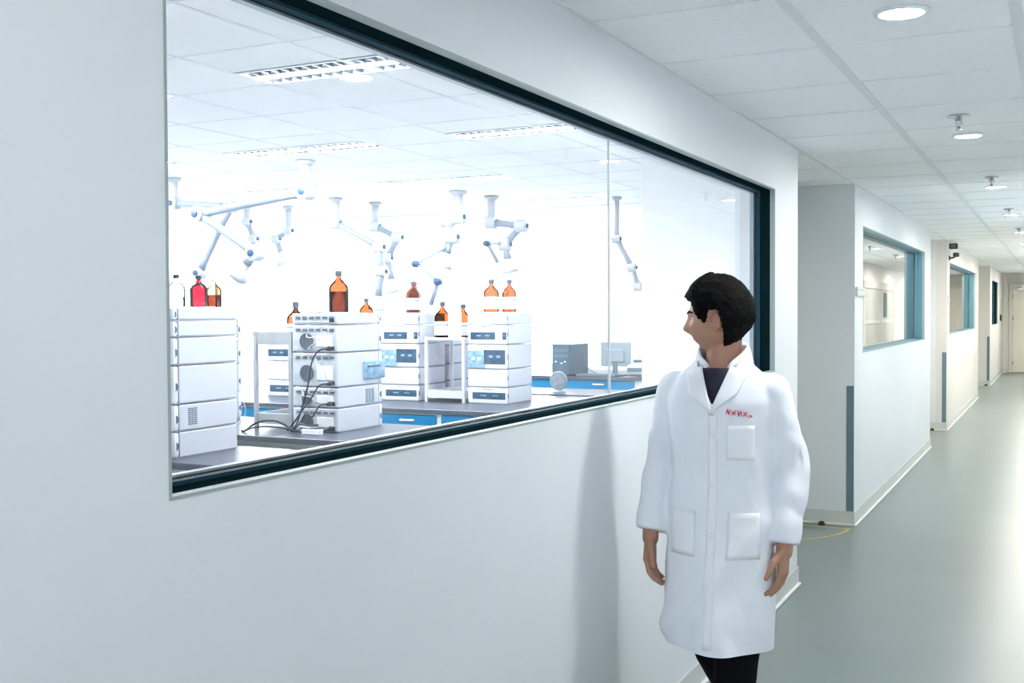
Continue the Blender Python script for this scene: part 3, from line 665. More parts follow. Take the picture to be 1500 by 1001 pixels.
stack('hidden stack under the small amber bottle', -4.98, -4.66, 6.95, 7.36, [.9, 1.05, 1.2, 1.32, 1.44], '-y', disps={1: D2}, kz=0.5)

# ------------------------------------------------------------------ racks
def rack(nm, x0, x1, y0, y1, zt0, zt1, zb0, zb1, m, mt):
    t = thing('bottle_rack', ((x0 + x1) / 2, (y0 + y1) / 2, BZ), nm, 'rack')
    for x in (x0, x1):
        for y in (y0, y1):
            bm = NB(); box(bm, x - 0.011, x + 0.011, y - 0.011, y + 0.011, BZ, zt1 + 0.004, 0.002); obj('post', bm, m, t)
    for za, zb, nn in ((zt0, zt1, 'upper_tray'), (zb0, zb1, 'lower_tray')):
        bm = NB(); box(bm, x0, x1, y0, y1, za, za + 0.006)
        box(bm, x0, x1, y0 - 0.004, y0 + 0.002, za, zb, 0.001); box(bm, x0, x1, y1 - 0.002, y1 + 0.004, za, zb, 0.001)
        box(bm, x0 - 0.004, x0 + 0.002, y0, y1, za, zb, 0.001); box(bm, x1 - 0.002, x1 + 0.004, y0, y1, za, zb, 0.001)
        obj(nn, bm, mt, t)
    return t
rack('brushed steel two tier rack left of the cabled stack', -4.09, -3.845, 4.96, 5.40, 1.376, 1.447, 0.93, 0.99, m_steel, m_steel)
rack('pale steel two tier rack between the two blue drawer bench stacks', -4.17, -3.86, 6.97, 7.35, 1.352, 1.372, 0.93, 0.985, m_steelw, m_steelw)

# ------------------------------------------------------------------ bottles
def bottle(loc, h, r, lab, body=m_amber, cap=m_cap, label=True, ring=True, liquid=None, group='amber solvent bottles in the lab', hidden=False):
    x, y, z = loc
    t = thing('reagent_bottle', loc, lab, 'bottle', group)
    prof = [(r * 0.9, 0), (r, h * 0.03), (r, h * 0.55), (r * 0.96, h * 0.61), (r * 0.84, h * 0.67), (r * 0.62, h * 0.72), (r * 0.38, h * 0.775), (r * 0.26, h * 0.83), (r * 0.22, h * 0.93)]
    bm = NB(); lathe(bm, prof, 22, loc); obj('bottle_body', bm, body, t, True)
    bm = NB(); lathe(bm, [(r * 0.35, h * 0.875), (r * 0.35, h * 0.985), (r * 0.31, h)], 18, loc); autosmooth(obj('cap', bm, cap, t))
    if label:
        bm = NB(); lathe(bm, [(r * 1.012, h * 0.10), (r * 1.012, h * 0.47)], 22, loc, cap=False)
        lb = obj('paper_label', bm, m_label, t, True)
        bm = NB(); lathe(bm, [(r * 1.02, h * 0.36), (r * 1.02, h * 0.40)], 22, loc, cap=False); obj('label_print', bm, m_seam, lb, True)
    if ring:
        bm = NB(); pts = [(x + r * 0.24 + 0.012 * (1 - math.cos(a)), y - 0.004, z + h * 0.80 + 0.014 * math.sin(a)) for a in [PI * k / 8 * 2 for k in range(8)]]
        pts.append(pts[0]); tube(bm, pts, 0.003, 6); obj('neck_ring', bm, body, t, True)
    if liquid:
        bm = NB(); rr = r * 0.94; f = liquid[1]; lathe(bm, [(rr * 0.9, 0.004), (rr, h * 0.04), (rr, h * f)], 20, loc); obj('liquid', bm, liquid[0], t, True)
    return t
b = BZ
bottle((-3.64, 3.86, 1.583), 0.150, 0.040, 'clear glass bottle with grey cap, leftmost on the near left stack', m_clear, m_cap, False, False, (m_clear, 0.3), 'small bottles on the near left stack')
bottle((-3.66, 4.03, 1.583), 0.150, 0.042, 'red filled bottle with slate cap on the near left stack', m_red, m_cap, False, False, None, 'small bottles on the near left stack')
bottle((-3.655, 4.13, 1.583), 0.140, 0.036, 'small bottle half full of amber liquid on the near left stack', m_pale, m_ringw, False, False, (m_amber, 0.42), 'small bottles on the near left stack')
bottle((-3.90, 5.08, 1.386), 0.23, 0.052, 'amber bottle at the front of the steel rack top tray', liquid=(m_amberd, 0.4))
bottle((-3.93, 5.30, 1.386), 0.24, 0.056, 'amber bottle at the back of the steel rack top tray')
bottle((-3.66, 5.16, 1.555), 0.236, 0.056, 'tall amber bottle standing on the cabled stack', liquid=(m_amberd, 0.5), label=False)
bottle((-4.78, 7.1, 1.44), 0.225, 0.055, 'amber bottle just peeking over between the cabled stack and the blue drawer stack')
bottle((-4.345, 7.07, 1.552), 0.235, 0.052, 'front amber bottle on the left blue drawer bench stack')
bottle((-4.42, 7.22, 1.552), 0.235, 0.050, 'back amber bottle with red cap on the left blue drawer bench stack', cap=m_capred)
bottle((-4.085, 7.06, 1.359), 0.275, 0.060, 'amber bottle at left in the pale steel rack', liquid=(m_amberd, 0.3))
bottle((-3.945, 7.12, 1.359), 0.255, 0.060, 'amber bottle behind the white card in the pale steel rack')
bottle((-3.685, 7.07, 1.552), 0.24, 0.058, 'amber bottle at left on the right blue drawer bench stack')
bottle((-3.555, 7.10, 1.552), 0.235, 0.052, 'amber bottle at right on the right blue drawer bench stack')
bottle((-3.62, 7.2, 1.552), 0.16, 0.03, 'small clear bottle between two amber bottles on the right blue drawer stack', m_clear, m_clear, False, False, None, 'clear bottles in the lab')
bottle((-3.95, 5.2, 0.937), 0.15, 0.026, 'small white squeeze bottle in the lower tray of the steel rack', m_carton, m_ringw, False, False, None, 'clear bottles in the lab')
t = thing('white_carton', (-3.74, 5.05, 1.555), 'white carton beside the tall amber bottle on the cabled stack', 'carton')
bm = NB(); box(bm, -3.77, -3.695, 5.03, 5.09, 1.555, 1.67, 0.002); obj('carton_body', bm, m_carton, t)
bm = NB(); box(bm, -3.77, -3.695, 5.03, 5.09, 1.67, 1.674); obj('lid_flap', bm, m_housing2, t)
t = thing('white_card_holder', (-3.97, 7.03, 1.36), 'white card holder in front of the right bottle in the pale steel rack', 'card holder')
bm = NB(); box(bm, -4.015, -3.905, 7.02, 7.026, 1.36, 1.555, 0.002); obj('card', bm, m_carton, t)
bm = NB(); box(bm, -4.01, -3.91, 7.02, 7.05, 1.359, 1.364); obj('foot', bm, m_carton, t)

# ------------------------------------------------------------------ cables behind the cabled stack
def cable(pts, r, m, lab, par, plug=False, nm='power_cord'):
    bm = NB(); tube(bm, catmull(pts, 8), r, 8); o = obj(nm, bm, m, par, True); tag(o, lab or None)
    if plug:
        bm = NB(); p = Vector(pts[0]); tube(bm, [p + Vector((0.0, 0.03, 0)), p + Vector((0, 0.012, 0)), p, p + Vector((-0.012, -0.004, -0.004))], [0.011, 0.014, 0.012, 0.006], 10); obj('plug', bm, m_cable, o, True)
    return o
yr = 4.909
BUN = thing('cable_bundle', (-3.7, 4.9, BZ), 'tangle of black power cords and white leads hanging down the back of the cabled stack', 'cables')
for i, z0 in enumerate((1.36, 1.17, 1.06)):
    xe = [-3.74, -3.76, -3.72][i]; dx = [-0.05, -0.07, -0.09][i]
    cable([(-3.555, yr, z0), (-3.60, yr - 0.02, z0 - 0.01), (-3.64, yr - 0.03, z0 - 0.07), (-3.655 + dx * .3, yr - 0.03, (z0 + .95) / 2), (xe, yr - 0.03, 0.96), (xe - 0.05, yr - 0.03, 0.908)], 0.0045, m_cable, None, BUN, plug=True)
LOW = BUN
cable([(-3.55, yr, 0.925), (-3.6, yr - 0.01, 0.915), (-3.68, yr - 0.03, 0.908), (-3.78, yr - 0.04, 0.907)], 0.005, m_cable, 'short black power cord lying on the bench', LOW, plug=True)
cable([(-3.76, yr - 0.04, 0.912), (-3.86, yr - 0.06, 0.96), (-3.96, yr - 0.09, 0.955), (-4.03, yr - 0.12, 0.907), (-4.035, yr - 0.14, 0.908)], 0.006, m_cable, 'thick dark cable arching left over the bench', LOW)
cable([(-3.72, yr - 0.05, 0.912), (-3.84, yr - 0.08, 0.93), (-3.95, yr - 0.12, 0.93), (-4.01, yr - 0.16, 0.907)], 0.005, m_cable, 'thin dark cable looping low over the bench', LOW)
for k in range(5):
    a = random.random() * 6
    pts = [(-3.66 + 0.05 * math.cos(a + j * 1.1) * (1 + 0.3 * k / 5), yr - 0.035 - 0.02 * math.sin(a + j * 1.1), 0.908 + 0.009 * k + 0.003 * math.sin(j * 2 + k)) for j in range(7)]
    cable(pts, 0.004, m_cable if k % 2 == 0 else m_rear, None, LOW)
for k, (xa, za, xb, zb, q) in enumerate(((-3.60, 1.45, -3.70, 1.36, 3), (-3.66, 1.30, -3.58, 1.2, 2), (-3.72, 1.44, -3.62, 1.40, 3), (-3.75, 1.12, -3.66, 1.07, 1))):
    cable([(xa, 4.945, za), (xa + 0.02, 4.92, za - 0.02), ((xa + xb) / 2 + 0.03, 4.91, (za + zb) / 2), (xb, 4.925, zb), (xb, 4.945, zb)], 0.003, m_cable_w, 'thin white signal cable', BUN, nm='signal_cable')
NL = 'near left stack'
cable([(-3.6, 4.18, 1.50), (-3.56, 4.24, 1.48), (-3.57, 4.30, 1.44), (-3.6, 4.25, 1.42), (-3.6, 4.18, 1.43)], 0.003, m_rear, 'thin grey tube loop', MODS[NL, 4], nm='sample_tubing')
cable([(-3.6, 4.18, 1.12), (-3.57, 4.23, 1.12), (-3.57, 4.24, 1.05), (-3.6, 4.18, 1.0)], 0.003, m_rear, 'thin grey tube loop', MODS[NL, 1], nm='sample_tubing')
t = thing('power_strip', (-3.60, 4.83, BZ), 'white power strip lying behind the cabled stack', 'power strip')
bm = NB(); box(bm, -3.66, -3.54, 4.805, 4.842, BZ, BZ + 0.03, 0.004); obj('housing', bm, m_housing2, t)
for k in range(3):
    bm = NB(); box(bm, -3.65 + 0.038 * k, -3.625 + 0.038 * k, 4.812, 4.835, BZ + 0.03, BZ + 0.032); obj('socket', bm, m_rear_dark, t)

# ------------------------------------------------------------------ ceiling extraction arms
def arm(lab, y, pts, axis, r=0.035, hood=True, branch=None, kr=0.028):
    P = [hit(px, py, 'y', y) for px, py in pts]; P[0] = hit(pts[0][0], pts[0][1], 'y', y); P[0].z = HL
    P[0].x = P[1].x + (P[0].x - P[1].x) * 0.0
    t = thing('extraction_arm', P[0], lab, 'extraction arm', 'white articulated extraction arms under the lab ceiling')
    bm = NB(); lathe(bm, [(r * 2.0, 0), (r * 2.0, -0.02), (r * 1.4, -0.035)], 18, P[0]); obj('ceiling_mount', bm, m_arm, t, True)
    bm = NB(); tube(bm, [P[0], P[1]], r * 1.1, 14); obj('drop_tube', bm, m_arm, t, True)
    def joint(p, rr=r):
        ax = Vector((0, 1, 0)) if axis == 'y' else Vector((1, 0, 0))
        bm = NB(); tube(bm, [p - ax * rr * 1.5, p - ax * rr * 1.35, p + ax * rr * 1.35, p + ax * rr * 1.5], [rr * 1.35, rr * 1.7, rr * 1.7, rr * 1.35], 18); j = autosmooth(obj('joint', bm, m_arm, t), 50)
        for s in ((-1,) if axis == 'y' else (-1, 1)):
            bm = NB(); tube(bm, [p + ax * s * rr * 1.45, p + ax * s * (rr * 1.45 + 0.012), p + ax * s * (rr * 1.45 + 0.016)], [kr, kr, kr * 0.8], 18); autosmooth(obj('knob', bm, m_knob, j), 50)
    def chain(Q, first=True):
        for a, b_ in zip(Q, Q[1:]):
            d = (b_ - a).normalized(); L = (b_ - a).length
            if L < 0.1: continue
            bm = NB(); tube(bm, [a + d * 0.02, a + d * min(0.14, L * 0.4), b_ - d * min(0.14, L * 0.4), b_ - d * 0.02], [r * 1.15, r * 0.9, r * 0.9, r * 1.15], 14); obj('arm_tube', bm, m_armt, t, True)
        for p in Q[:-1]: joint(p)
    chain(P[1:])
    end = P[-1]
    if hood:
        d = (P[-1] - P[-2]).normalized(); bm = NB(); tube(bm, [end - d * 0.02, end + d * 0.05, end + d * 0.07, end + d * 0.12], [r * 1.0, r * 1.1, r * 1.6, r * 2.6], 18); obj('suction_hood', bm, m_arm, t, True)
    else: joint(end)
    if branch:
        Q = [hit(px, py, 'y', y - 0.05) for px, py in branch]
        bm = NB(); tube(bm, catmull(Q, 1), r * 0.55, 10); obj('side_branch', bm, m_armt, t, True)
        for q in Q[1:-1]:
            bm = NB(); tube(bm, [q - Vector((0, 0.04, 0)), q + Vector((0, 0.04, 0))], r * 0.8, 12); obj('knob', bm, m_knob, t, True)
    return t
arm('big white extraction arm reaching left with blue round knobs, nearest the window', 6.67, [(443, 236), (448, 281), (292, 314), (374, 371), (360, 388)], 'y', 0.036)
arm('extraction arm at the far left edge of the big window with one blue knob', 7.0, [(257, 255), (255, 298), (338, 303), (292, 400)], 'y', 0.030, hood=False, kr=0.022)
arm('extraction arm above the cabled stack slanting down to the right', 8.96, [(496, 290), (492, 327), (556, 362), (559, 398), (554, 436)], 'x', 0.034, kr=0.02)
arm('folded extraction arm just right of the slanting one', 9.5, [(547, 297), (550, 332), (583, 348), (568, 378), (574, 412)], 'x', 0.034, kr=0.02)
arm('extraction arm with a side branch above the pale steel rack', 9.0, [(674, 280), (671, 318), (655, 322), (662, 347), (653, 372)], 'x', 0.042, branch=[(652, 362), (610, 387), (642, 413), (631, 447)], kr=0.022)
arm('folded extraction arm above the right blue drawer bench stack', 9.56, [(717, 288), (720, 326), (764, 331), (740, 358), (744, 382)], 'x', 0.038, branch=[(735, 357), (714, 357), (729, 385)], kr=0.022)
arm('small extraction arm seen beside the pane joint', 10.2, [(903, 318), (903, 350), (926, 392), (935, 420)], 'x', 0.026, hood=False, kr=0.015)
arm('pale extraction arm far back left of the cabled stack', 9.4, [(425, 300), (423, 338), (405, 350), (412, 372)], 'x', 0.030, kr=0.018)
arm('pale extraction arm far back behind the big near arm', 9.2, [(366, 300), (362, 325), (372, 350), (370, 372)], 'x', 0.030, kr=0.018)

BZ = 0.945
# ------------------------------------------------------------------ computer corner on the rear bench
t = thing('computer_tower', (-4.2, 9.8, BZ), 'slate grey computer tower on the rear bench', 'computer')
bm = NB(); box(bm, -4.36, -4.18, 9.64, 10.08, BZ + 0.008, 1.245, 0.006); obj('case', bm, m_pc, t)
bm = NB(); box(bm, -4.362, -4.178, 9.615, 9.642, BZ + 0.008, 1.247, 0.006); fp = obj('front_bezel', bm, m_pc2, t)
for i, (z, h) in enumerate(((1.17, 0.035), (1.12, 0.035))):
    bm = NB(); box(bm, -4.345, -4.195, 9.611, 9.616, z, z + h, 0.001); obj('drive_bay', bm, m_pc, fp)
for i, x in enumerate((-4.33, -4.27, -4.235)):
    bm = NB(); box(bm, x, x + 0.02, 9.609, 9.613, 1.075 - (0.015 if i == 1 else 0), 1.088 - (0.015 if i == 1 else 0), 0.001); obj('button', bm, m_handle, fp)
bm = NB(); box(bm, -4.30, -4.24, 9.611, 9.616, 0.97, 1.05, 0.001); obj('air_intake', bm, m_rear_dark, fp)
cable([(-4.17, 9.9, 1.16), (-4.14, 9.88, 1.1), (-4.1, 9.86, 1.02), (-4.02, 9.84, 0.975), (-3.95, 9.84, 0.953)], 0.005, m_pc, 'cable hanging to the bench', t, nm='computer_cable')
t = thing('monitor', (-3.8, 9.85, BZ), 'grey flat monitor seen from behind on the rear bench', 'monitor')
bm = NB(); box(bm, -3.96, -3.66, 9.86, 9.885, 1.035, 1.265, 0.006)
obj('screen_back', bm, m_mon, t)
bm = NB(); box(bm, -3.90, -3.72, 9.84, 9.861, 1.07, 1.2, 0.008); obj('back_bulge', bm, m_mon, t)
bm = NB(); box(bm, -3.835, -3.79, 9.85, 9.87, BZ + 0.01, 1.08, 0.003); obj('stand_neck', bm, m_pc, t)
bm = NB(); box(bm, -3.91, -3.71, 9.77, 9.97, BZ, BZ + 0.014, 0.006); obj('stand_foot', bm, m_pc, t)
t = thing('keyboard', (-4.0, 9.7, BZ), 'thin slate keyboard lying in front of the monitor', 'keyboard')
bm = NB(); box(bm, -4.12, -3.72, 9.62, 9.76, BZ, BZ + 0.022, 0.004); obj('case', bm, m_pc, t)
bm = NB()
for i in range(14):
    for j in range(4): box(bm, -4.108 + i * 0.0275, -4.085 + i * 0.0275, 9.63 + j * 0.031, 9.655 + j * 0.031, BZ + 0.022, BZ + 0.026)
tag(obj('keys', bm, m_pc2, t), kind='stuff')
t = thing('benchtop_centrifuge', (-3.55, 9.8, BZ), 'rounded silver benchtop device with a dark band at the right end of the rear bench', 'lab device')
prof = [(0.13, 0.0), (0.15, 0.03), (0.155, 0.08)]
bm = NB(); box(bm, -3.63, -3.36, 9.66, 9.92, BZ + 0.01, BZ + 0.12, 0.03, 3); autosmooth(obj('base_housing', bm, m_silver, t), 50)
bm = NB(); sphere(bm, (-3.495, 9.79, BZ + 0.12), 0.12, 1.0, 1.0, 0.62, 20); obj('dome_lid', bm, m_silver, t, True)
bm = NB(); box(bm, -3.61, -3.38, 9.652, 9.662, BZ + 0.05, BZ + 0.09, 0.003); obj('control_band', bm, m_pc, t)
bm = NB(); box(bm, -3.56, -3.43, 9.67, 9.70, BZ + 0.14, BZ + 0.165, 0.004); obj('lid_handle', bm, m_pc, t)
BZ = 0.9
# round disc on a stand
t = thing('desk_mirror', (-3.66, 8.2, BZ), 'round grey disc on a small stand on the fourth bench', 'desk mirror')
bm = NB(); lathe(bm, [(0.072, 0), (0.078, 0.006), (0.078, 0.016), (0.07, 0.022)], 28, (0, 0, 0))
for v in bm.verts: v.co = Vector((-3.66 + v.co.x, 8.19 + v.co.z, 0.995 + v.co.y))
autosmooth(obj('disc', bm, m_mon, t))
bm = NB(); lathe(bm, [(0.06, -0.001), (0.06, -0.004)], 28, (0, 0, 0))
for v in bm.verts: v.co = Vector((-3.66 + v.co.x, 8.19 + v.co.z, 0.995 + v.co.y))
obj('disc_face', bm, mat('brushed_grey', (0.36, 0.42, 0.47), 0.4, metal=0.4, noise_amt=0.3, noise_scale=25), t)
bm = NB(); lathe(bm, [(0.06, 0), (0.055, 0.008), (0.012, 0.014), (0.009, 0.03)], 20, (-3.66, 8.2, BZ)); obj('stand', bm, m_mon, t, True)
BZ = 0.945
# microscope like device seen through the pale rack
t = thing('microscope', (-4.95, 9.8, BZ), 'dark microscope on the rear bench seen through the pale steel rack', 'microscope')
bm = NB(); box(bm, -5.10, -4.86, 9.7, 9.95, BZ, BZ + 0.05, 0.01); obj('base', bm, m_pc, t)
bm = NB(); tube(bm, [(-4.9, 9.9, BZ + 0.04), (-4.89, 9.92, BZ + 0.14), (-4.93, 9.88, BZ + 0.24), (-4.98, 9.85, BZ + 0.28)], [0.035, 0.03, 0.03, 0.035], 12); obj('arm', bm, m_pc, t, True)
bm = NB(); box(bm, -5.06, -4.93, 9.76, 9.9, BZ + 0.11, BZ + 0.125, 0.003); obj('stage', bm, m_pc2, t)
bm = NB(); tube(bm, [(-5.0, 9.84, BZ + 0.14), (-5.0, 9.84, BZ + 0.26)], 0.02, 12); tube(bm, [(-5.0, 9.84, BZ + 0.26), (-5.06, 9.8, BZ + 0.33)], 0.016, 12); obj('eyepiece_tube', bm, m_pc2, t, True)

BZ = 0.9
# ------------------------------------------------------------------ the man in the white coat
PX, PYY = -0.955, 3.40
man = thing('person', (PX, PYY, 0), 'person in a long white coat walking along the corridor, head turned to the window', 'person')
def L(x, y, z): return Vector((PX + x, PYY + y, z))
def taper(bm, pts, rr, n=14, sq=None):
    for i, (p, q) in enumerate(zip(pts, pts[1:])):
        p, q = Vector(p), Vector(q); tube(bm, [p, q], [rr[i], rr[i + 1]], n)
    for p, r in zip(pts, rr): sphere(bm, p, r, n=n)
def remesh(bm, voxel, smooth_it=4, name='tmp'):
    me = bpy.data.meshes.new(name); bmesh.ops.recalc_face_normals(bm, faces=bm.faces); bm.to_mesh(me); bm.free()
    o = bpy.data.objects.new(name, me); COL.objects.link(o)
    md = o.modifiers.new('r', 'REMESH'); md.mode = 'VOXEL'; md.voxel_size = voxel; md.adaptivity = 0
    if smooth_it: s = o.modifiers.new('s', 'SMOOTH'); s.factor = 0.5; s.iterations = smooth_it
    dg = bpy.context.evaluated_depsgraph_get(); ev = o.evaluated_get(dg); me2 = bpy.data.meshes.new_from_object(ev)
    out = bmesh.new(); out.from_mesh(me2); bpy.data.objects.remove(o); bpy.data.meshes.remove(me2)
    return out
HC_ = Vector((-0.016, 0.0, 1.530))      # head centre
HY = math.radians(88)                   # head turned towards the window (-x)
def hm(v):   # head local (face to -y) to world
    v = Matrix.Rotation(math.radians(4), 3, 'X') @ Vector(v)
    v = Matrix.Rotation(-HY, 3, 'Z') @ v
    return L(*(HC_ + v))
def gs(d, s): return math.exp(-(d / s) ** 2)
def headshape(u):
    x, y, z = u
    X, Y, Z = 0.073 * x, 0.096 * y, 0.116 * z
    if z < 0:
        X *= 1 - 0.30 * z * z
        if y > 0: Y *= 1 - 0.50 * abs(z) ** 1.3
        else: Y *= 1 - 0.10 * z * z
    if y < 0: Y *= 0.94; X *= 1 - 0.12 * y * y
    if y < -0.3:
        Y -= 0.026 * gs(X, 0.011) * (gs(Z + 0.030, 0.016) + 0.45 * gs(Z + 0.008, 0.018))   # nose
        Y -= 0.005 * gs(Z - 0.022, 0.010) * gs(X, 0.045)                                    # brow
        for s in (-1, 1): Y += 0.009 * gs(X - s * 0.030, 0.014) * gs(Z - 0.002, 0.012)      # eye sockets
        Y -= 0.006 * gs(X, 0.020) * (gs(Z + 0.058, 0.006) + gs(Z + 0.070, 0.006))          # lips
        Y -= 0.009 * gs(X, 0.022) * gs(Z + 0.098, 0.014)                                    # chin
        for s in (-1, 1): Y -= 0.004 * gs(X - s * 0.04, 0.02) * gs(Z + 0.02, 0.02)
    return Vector((X, Y, Z))
bm = NB()
g = bmesh.ops.create_uvsphere(bm, u_segments=72, v_segments=54, radius=1.0)
for v in g['verts']: v.co = hm(headshape(v.co.copy()))
for s in (-1, 1):   # ears
    for (cy, cz, r, sy, sz) in ((0.012, -0.008, 0.018, 0.95, 1.75),):
        k = len(bm.verts); gg = bmesh.ops.create_uvsphere(bm, u_segments=16, v_segments=12, radius=1.0)
        for v in gg['verts']:
            c = v.co; v.co = hm((s * (0.078 + 0.011 * c.x * s + 0.008 * max(0, c.y)), cy + 0.018 * c.y, cz + 0.032 * c.z - 0.004 * c.y))
taper(bm, [L(0.0, 0.02, 1.49), L(0.002, 0.012, 1.42), L(0, 0.01, 1.35)], [0.055, 0.056, 0.068])
# torso
def rings(bm, R, n=36, pw=2.4):
    rr = []
    for (z, a, b_, cx, cy) in R:
        ring = []
        for k in range(n):
            t_ = 2 * PI * k / n; c, s = math.cos(t_), math.sin(t_)
            ring.append(bm.verts.new(L(cx + a * math.copysign(abs(c) ** (2 / pw), c), cy + b_ * math.copysign(abs(s) ** (2 / pw), s), z)))
        rr.append(ring)
    for a, b_ in zip(rr, rr[1:]):
        for k in range(n): bm.faces.new((a[k], a[(k + 1) % n], b_[(k + 1) % n], b_[k]))
    bm.faces.new(list(reversed(rr[0]))); bm.faces.new(rr[-1])
rings(bm, [(0.80, 0.12, 0.085, 0, 0), (0.95, 0.125, 0.085, 0, 0), (1.08, 0.115, 0.08, 0, 0), (1.22, 0.135, 0.085, 0, 0), (1.32, 0.13, 0.075, 0, 0.005), (1.375, 0.07, 0.05, 0, 0.01)])
# arms (his right arm on the window side is -x)
ARM = {-1: [(-0.150, 0.0, 1.300), (-0.205, 0.03, 1.07), (-0.222, -0.045, 0.855)], 1: [(0.150, 0.0, 1.300), (0.210, 0.035, 1.07), (0.200, -0.02, 0.845)]}
for s in (-1, 1): taper(bm, [L(*p) for p in ARM[s]], [0.048, 0.038, 0.027])
def hand(bm, s, wr, curl):
    w = L(*wr); dn = Vector((0.03 * -s, -0.18, -1)).normalized(); fw = Vector((0, -1, 0.1)).normalized(); inn = Vector((-s, 0, 0))
    fw = (fw - dn * fw.dot(dn)).normalized(); inn = dn.cross(fw); 
    if inn.x * -s < 0: inn = -inn
    taper(bm, [w, w + dn * 0.03], [0.026, 0.026])
    for k in range(4):   # palm bones
        off = (0.030 - 0.020 * k)
        a = w + dn * 0.025 + fw * off * 0.6; b_ = w + dn * 0.095 + fw * off
        taper(bm, [a, b_], [0.0135, 0.0125], 10)
        L1, L2, L3 = [(0.040, 0.024, 0.018), (0.044, 0.028, 0.020), (0.041, 0.026, 0.019), (0.032, 0.019, 0.016)][k]
        p = b_; ang = curl * 0.6; pts = [p]
        for j, l in enumerate((L1, L2, L3)):
            d = (dn * math.cos(ang) + inn * math.sin(ang)); p = p + d * l; pts.append(p); ang += curl
        taper(bm, pts, [0.0105, 0.0095, 0.0085, 0.0072], 10)
    p = w + dn * 0.035 + fw * 0.026 + inn * 0.006; d1 = (fw * 0.65 + dn * 0.75 + inn * 0.3).normalized(); d2 = (dn * 0.9 + fw * 0.25 + inn * 0.3).normalized()
    taper(bm, [p, p + d1 * 0.042, p + d1 * 0.042 + d2 * 0.030, p + d1 * 0.042 + d2 * 0.052], [0.0145, 0.0115, 0.0098, 0.008], 10)
for s in (-1, 1): hand(bm, s, ARM[s][-1], 0.42)
# legs in mid stride: his left (+x) forward, planted
LEG = {1: [(0.07, 0.0, 0.82), (0.055, -0.045, 0.46), (0.035, -0.06, 0.085)], -1: [(-0.07, 0.0, 0.82), (-0.045, 0.07, 0.46), (-0.02, 0.36, 0.16)]}
for s in (-1, 1): taper(bm, [L(*p) for p in LEG[s]], [0.080, 0.052, 0.036])
foot = {1: (L(0.035, -0.03, 0.06), L(0.04, -0.20, 0.035)), -1: (L(-0.02, 0.38, 0.12), L(-0.02, 0.26, 0.035))}
for s in (-1, 1): taper(bm, list(foot[s]), [0.035, 0.03])
body = remesh(bm, 0.0038, 3)
mats_body = obj('body', body, m_skin, man, True)
# eyes, brows and lips
def fs(x, z, push=0.0):
    uz = z / 0.116; ux = x / (0.073 * (1 - 0.10)); u = Vector((ux, -math.sqrt(max(0, 1 - ux * ux - uz * uz)), uz)); p = headshape(u)
    return hm(p + Vector((0, push, 0)))
for s in (-1, 1):
    bm = NB(); sphere(bm, fs(s * 0.030, 0.002, 0.0095), 0.0115, n=14); e = obj('eye', bm, m_eye, man, True)
    bm = NB(); sphere(bm, fs(s * 0.030, 0.002, 0.0018), 0.0048, n=10); obj('iris', bm, m_iris, e, True)
    bm = NB(); tube(bm, [fs(s * x, z) for x, z in ((0.014, 0.021), (0.028, 0.026), (0.046, 0.021))], [0.003, 0.004, 0.002], 8); obj('eyebrow', bm, m_hair, man, True)
bm = NB(); tube(bm, [fs(*p) for p in ((-0.022, -0.065), (-0.008, -0.062), (0.008, -0.062), (0.022, -0.065))], [0.0015, 0.0032, 0.0032, 0.0015], 8); obj('lips', bm, m_lip, man, True)
for s in (-1, 1):
    bm = NB(); tube(bm, catmull([hm((s * 0.0895, 0.012 + 0.011 * math.cos(a), -0.006 + 0.021 * math.sin(a))) for a in [math.radians(q) for q in (200, 150, 100, 50, 0, -50)]], 4), 0.0022, 6); obj('ear_fold', bm, m_lip, man, True)
# hair
bm = NB(); g = bmesh.ops.create_uvsphere(bm, u_segments=144, v_segments=96, radius=1.0)
dele = []
for v in g['verts']:
    u = v.co.copy(); h = headshape(u); nrm = Vector((u.x / 0.073, u.y / 0.096, u.z / 0.116)).normalized()
    ang = math.atan2(abs(u.x), -u.y)        # 0 front, pi back
    # hairline height by angle
    if ang < 0.75: hl = 0.50 + 0.05 * math.cos(ang * 4)
    elif ang < 1.25: hl = 0.50 - (ang - 0.75) / 0.5 * 0.62
    elif ang < 1.34: hl = -0.12
    elif ang < 1.46: hl = -0.12 + 0.32 * (ang - 1.34) / 0.12
    elif ang < 1.78: hl = 0.20
    else: hl = 0.20 - min(1, (ang - 1.78) / 0.30) * 0.98
    hl += 0.012 * noise.noise(Vector((ang * 9, 3, 1)))
    th = 0.017 + 0.006 * max(0, u.z) + (0.006 if ang < 0.9 and u.z > 0.5 else 0) + 0.008 * max(0, u.y)
    if ang > 1.72: th *= max(0.35, min(1, (u.z + 0.95) / 0.9))
    if 1.2 < ang < 1.72 and u.z < 0.3: th = 0.006
    nn = noise.noise(u * 5.0) * 0.003 + noise.noise(u * 17.0) * 0.0022
    if u.z < hl: th = -0.012; nn = 0
    v.co = hm(h + nrm * (th + nn)) 
obj('hair', bm, m_hair, man, True)
# shirt
bm = NB(); rings(bm, [(1.15, 0.135, 0.09, 0, 0), (1.28, 0.14, 0.093, 0, 0), (1.34, 0.105, 0.083, 0, 0.0), (1.375, 0.080, 0.074, 0, 0.004)])
sh = obj('shirt', bm, m_shirt, man, True)
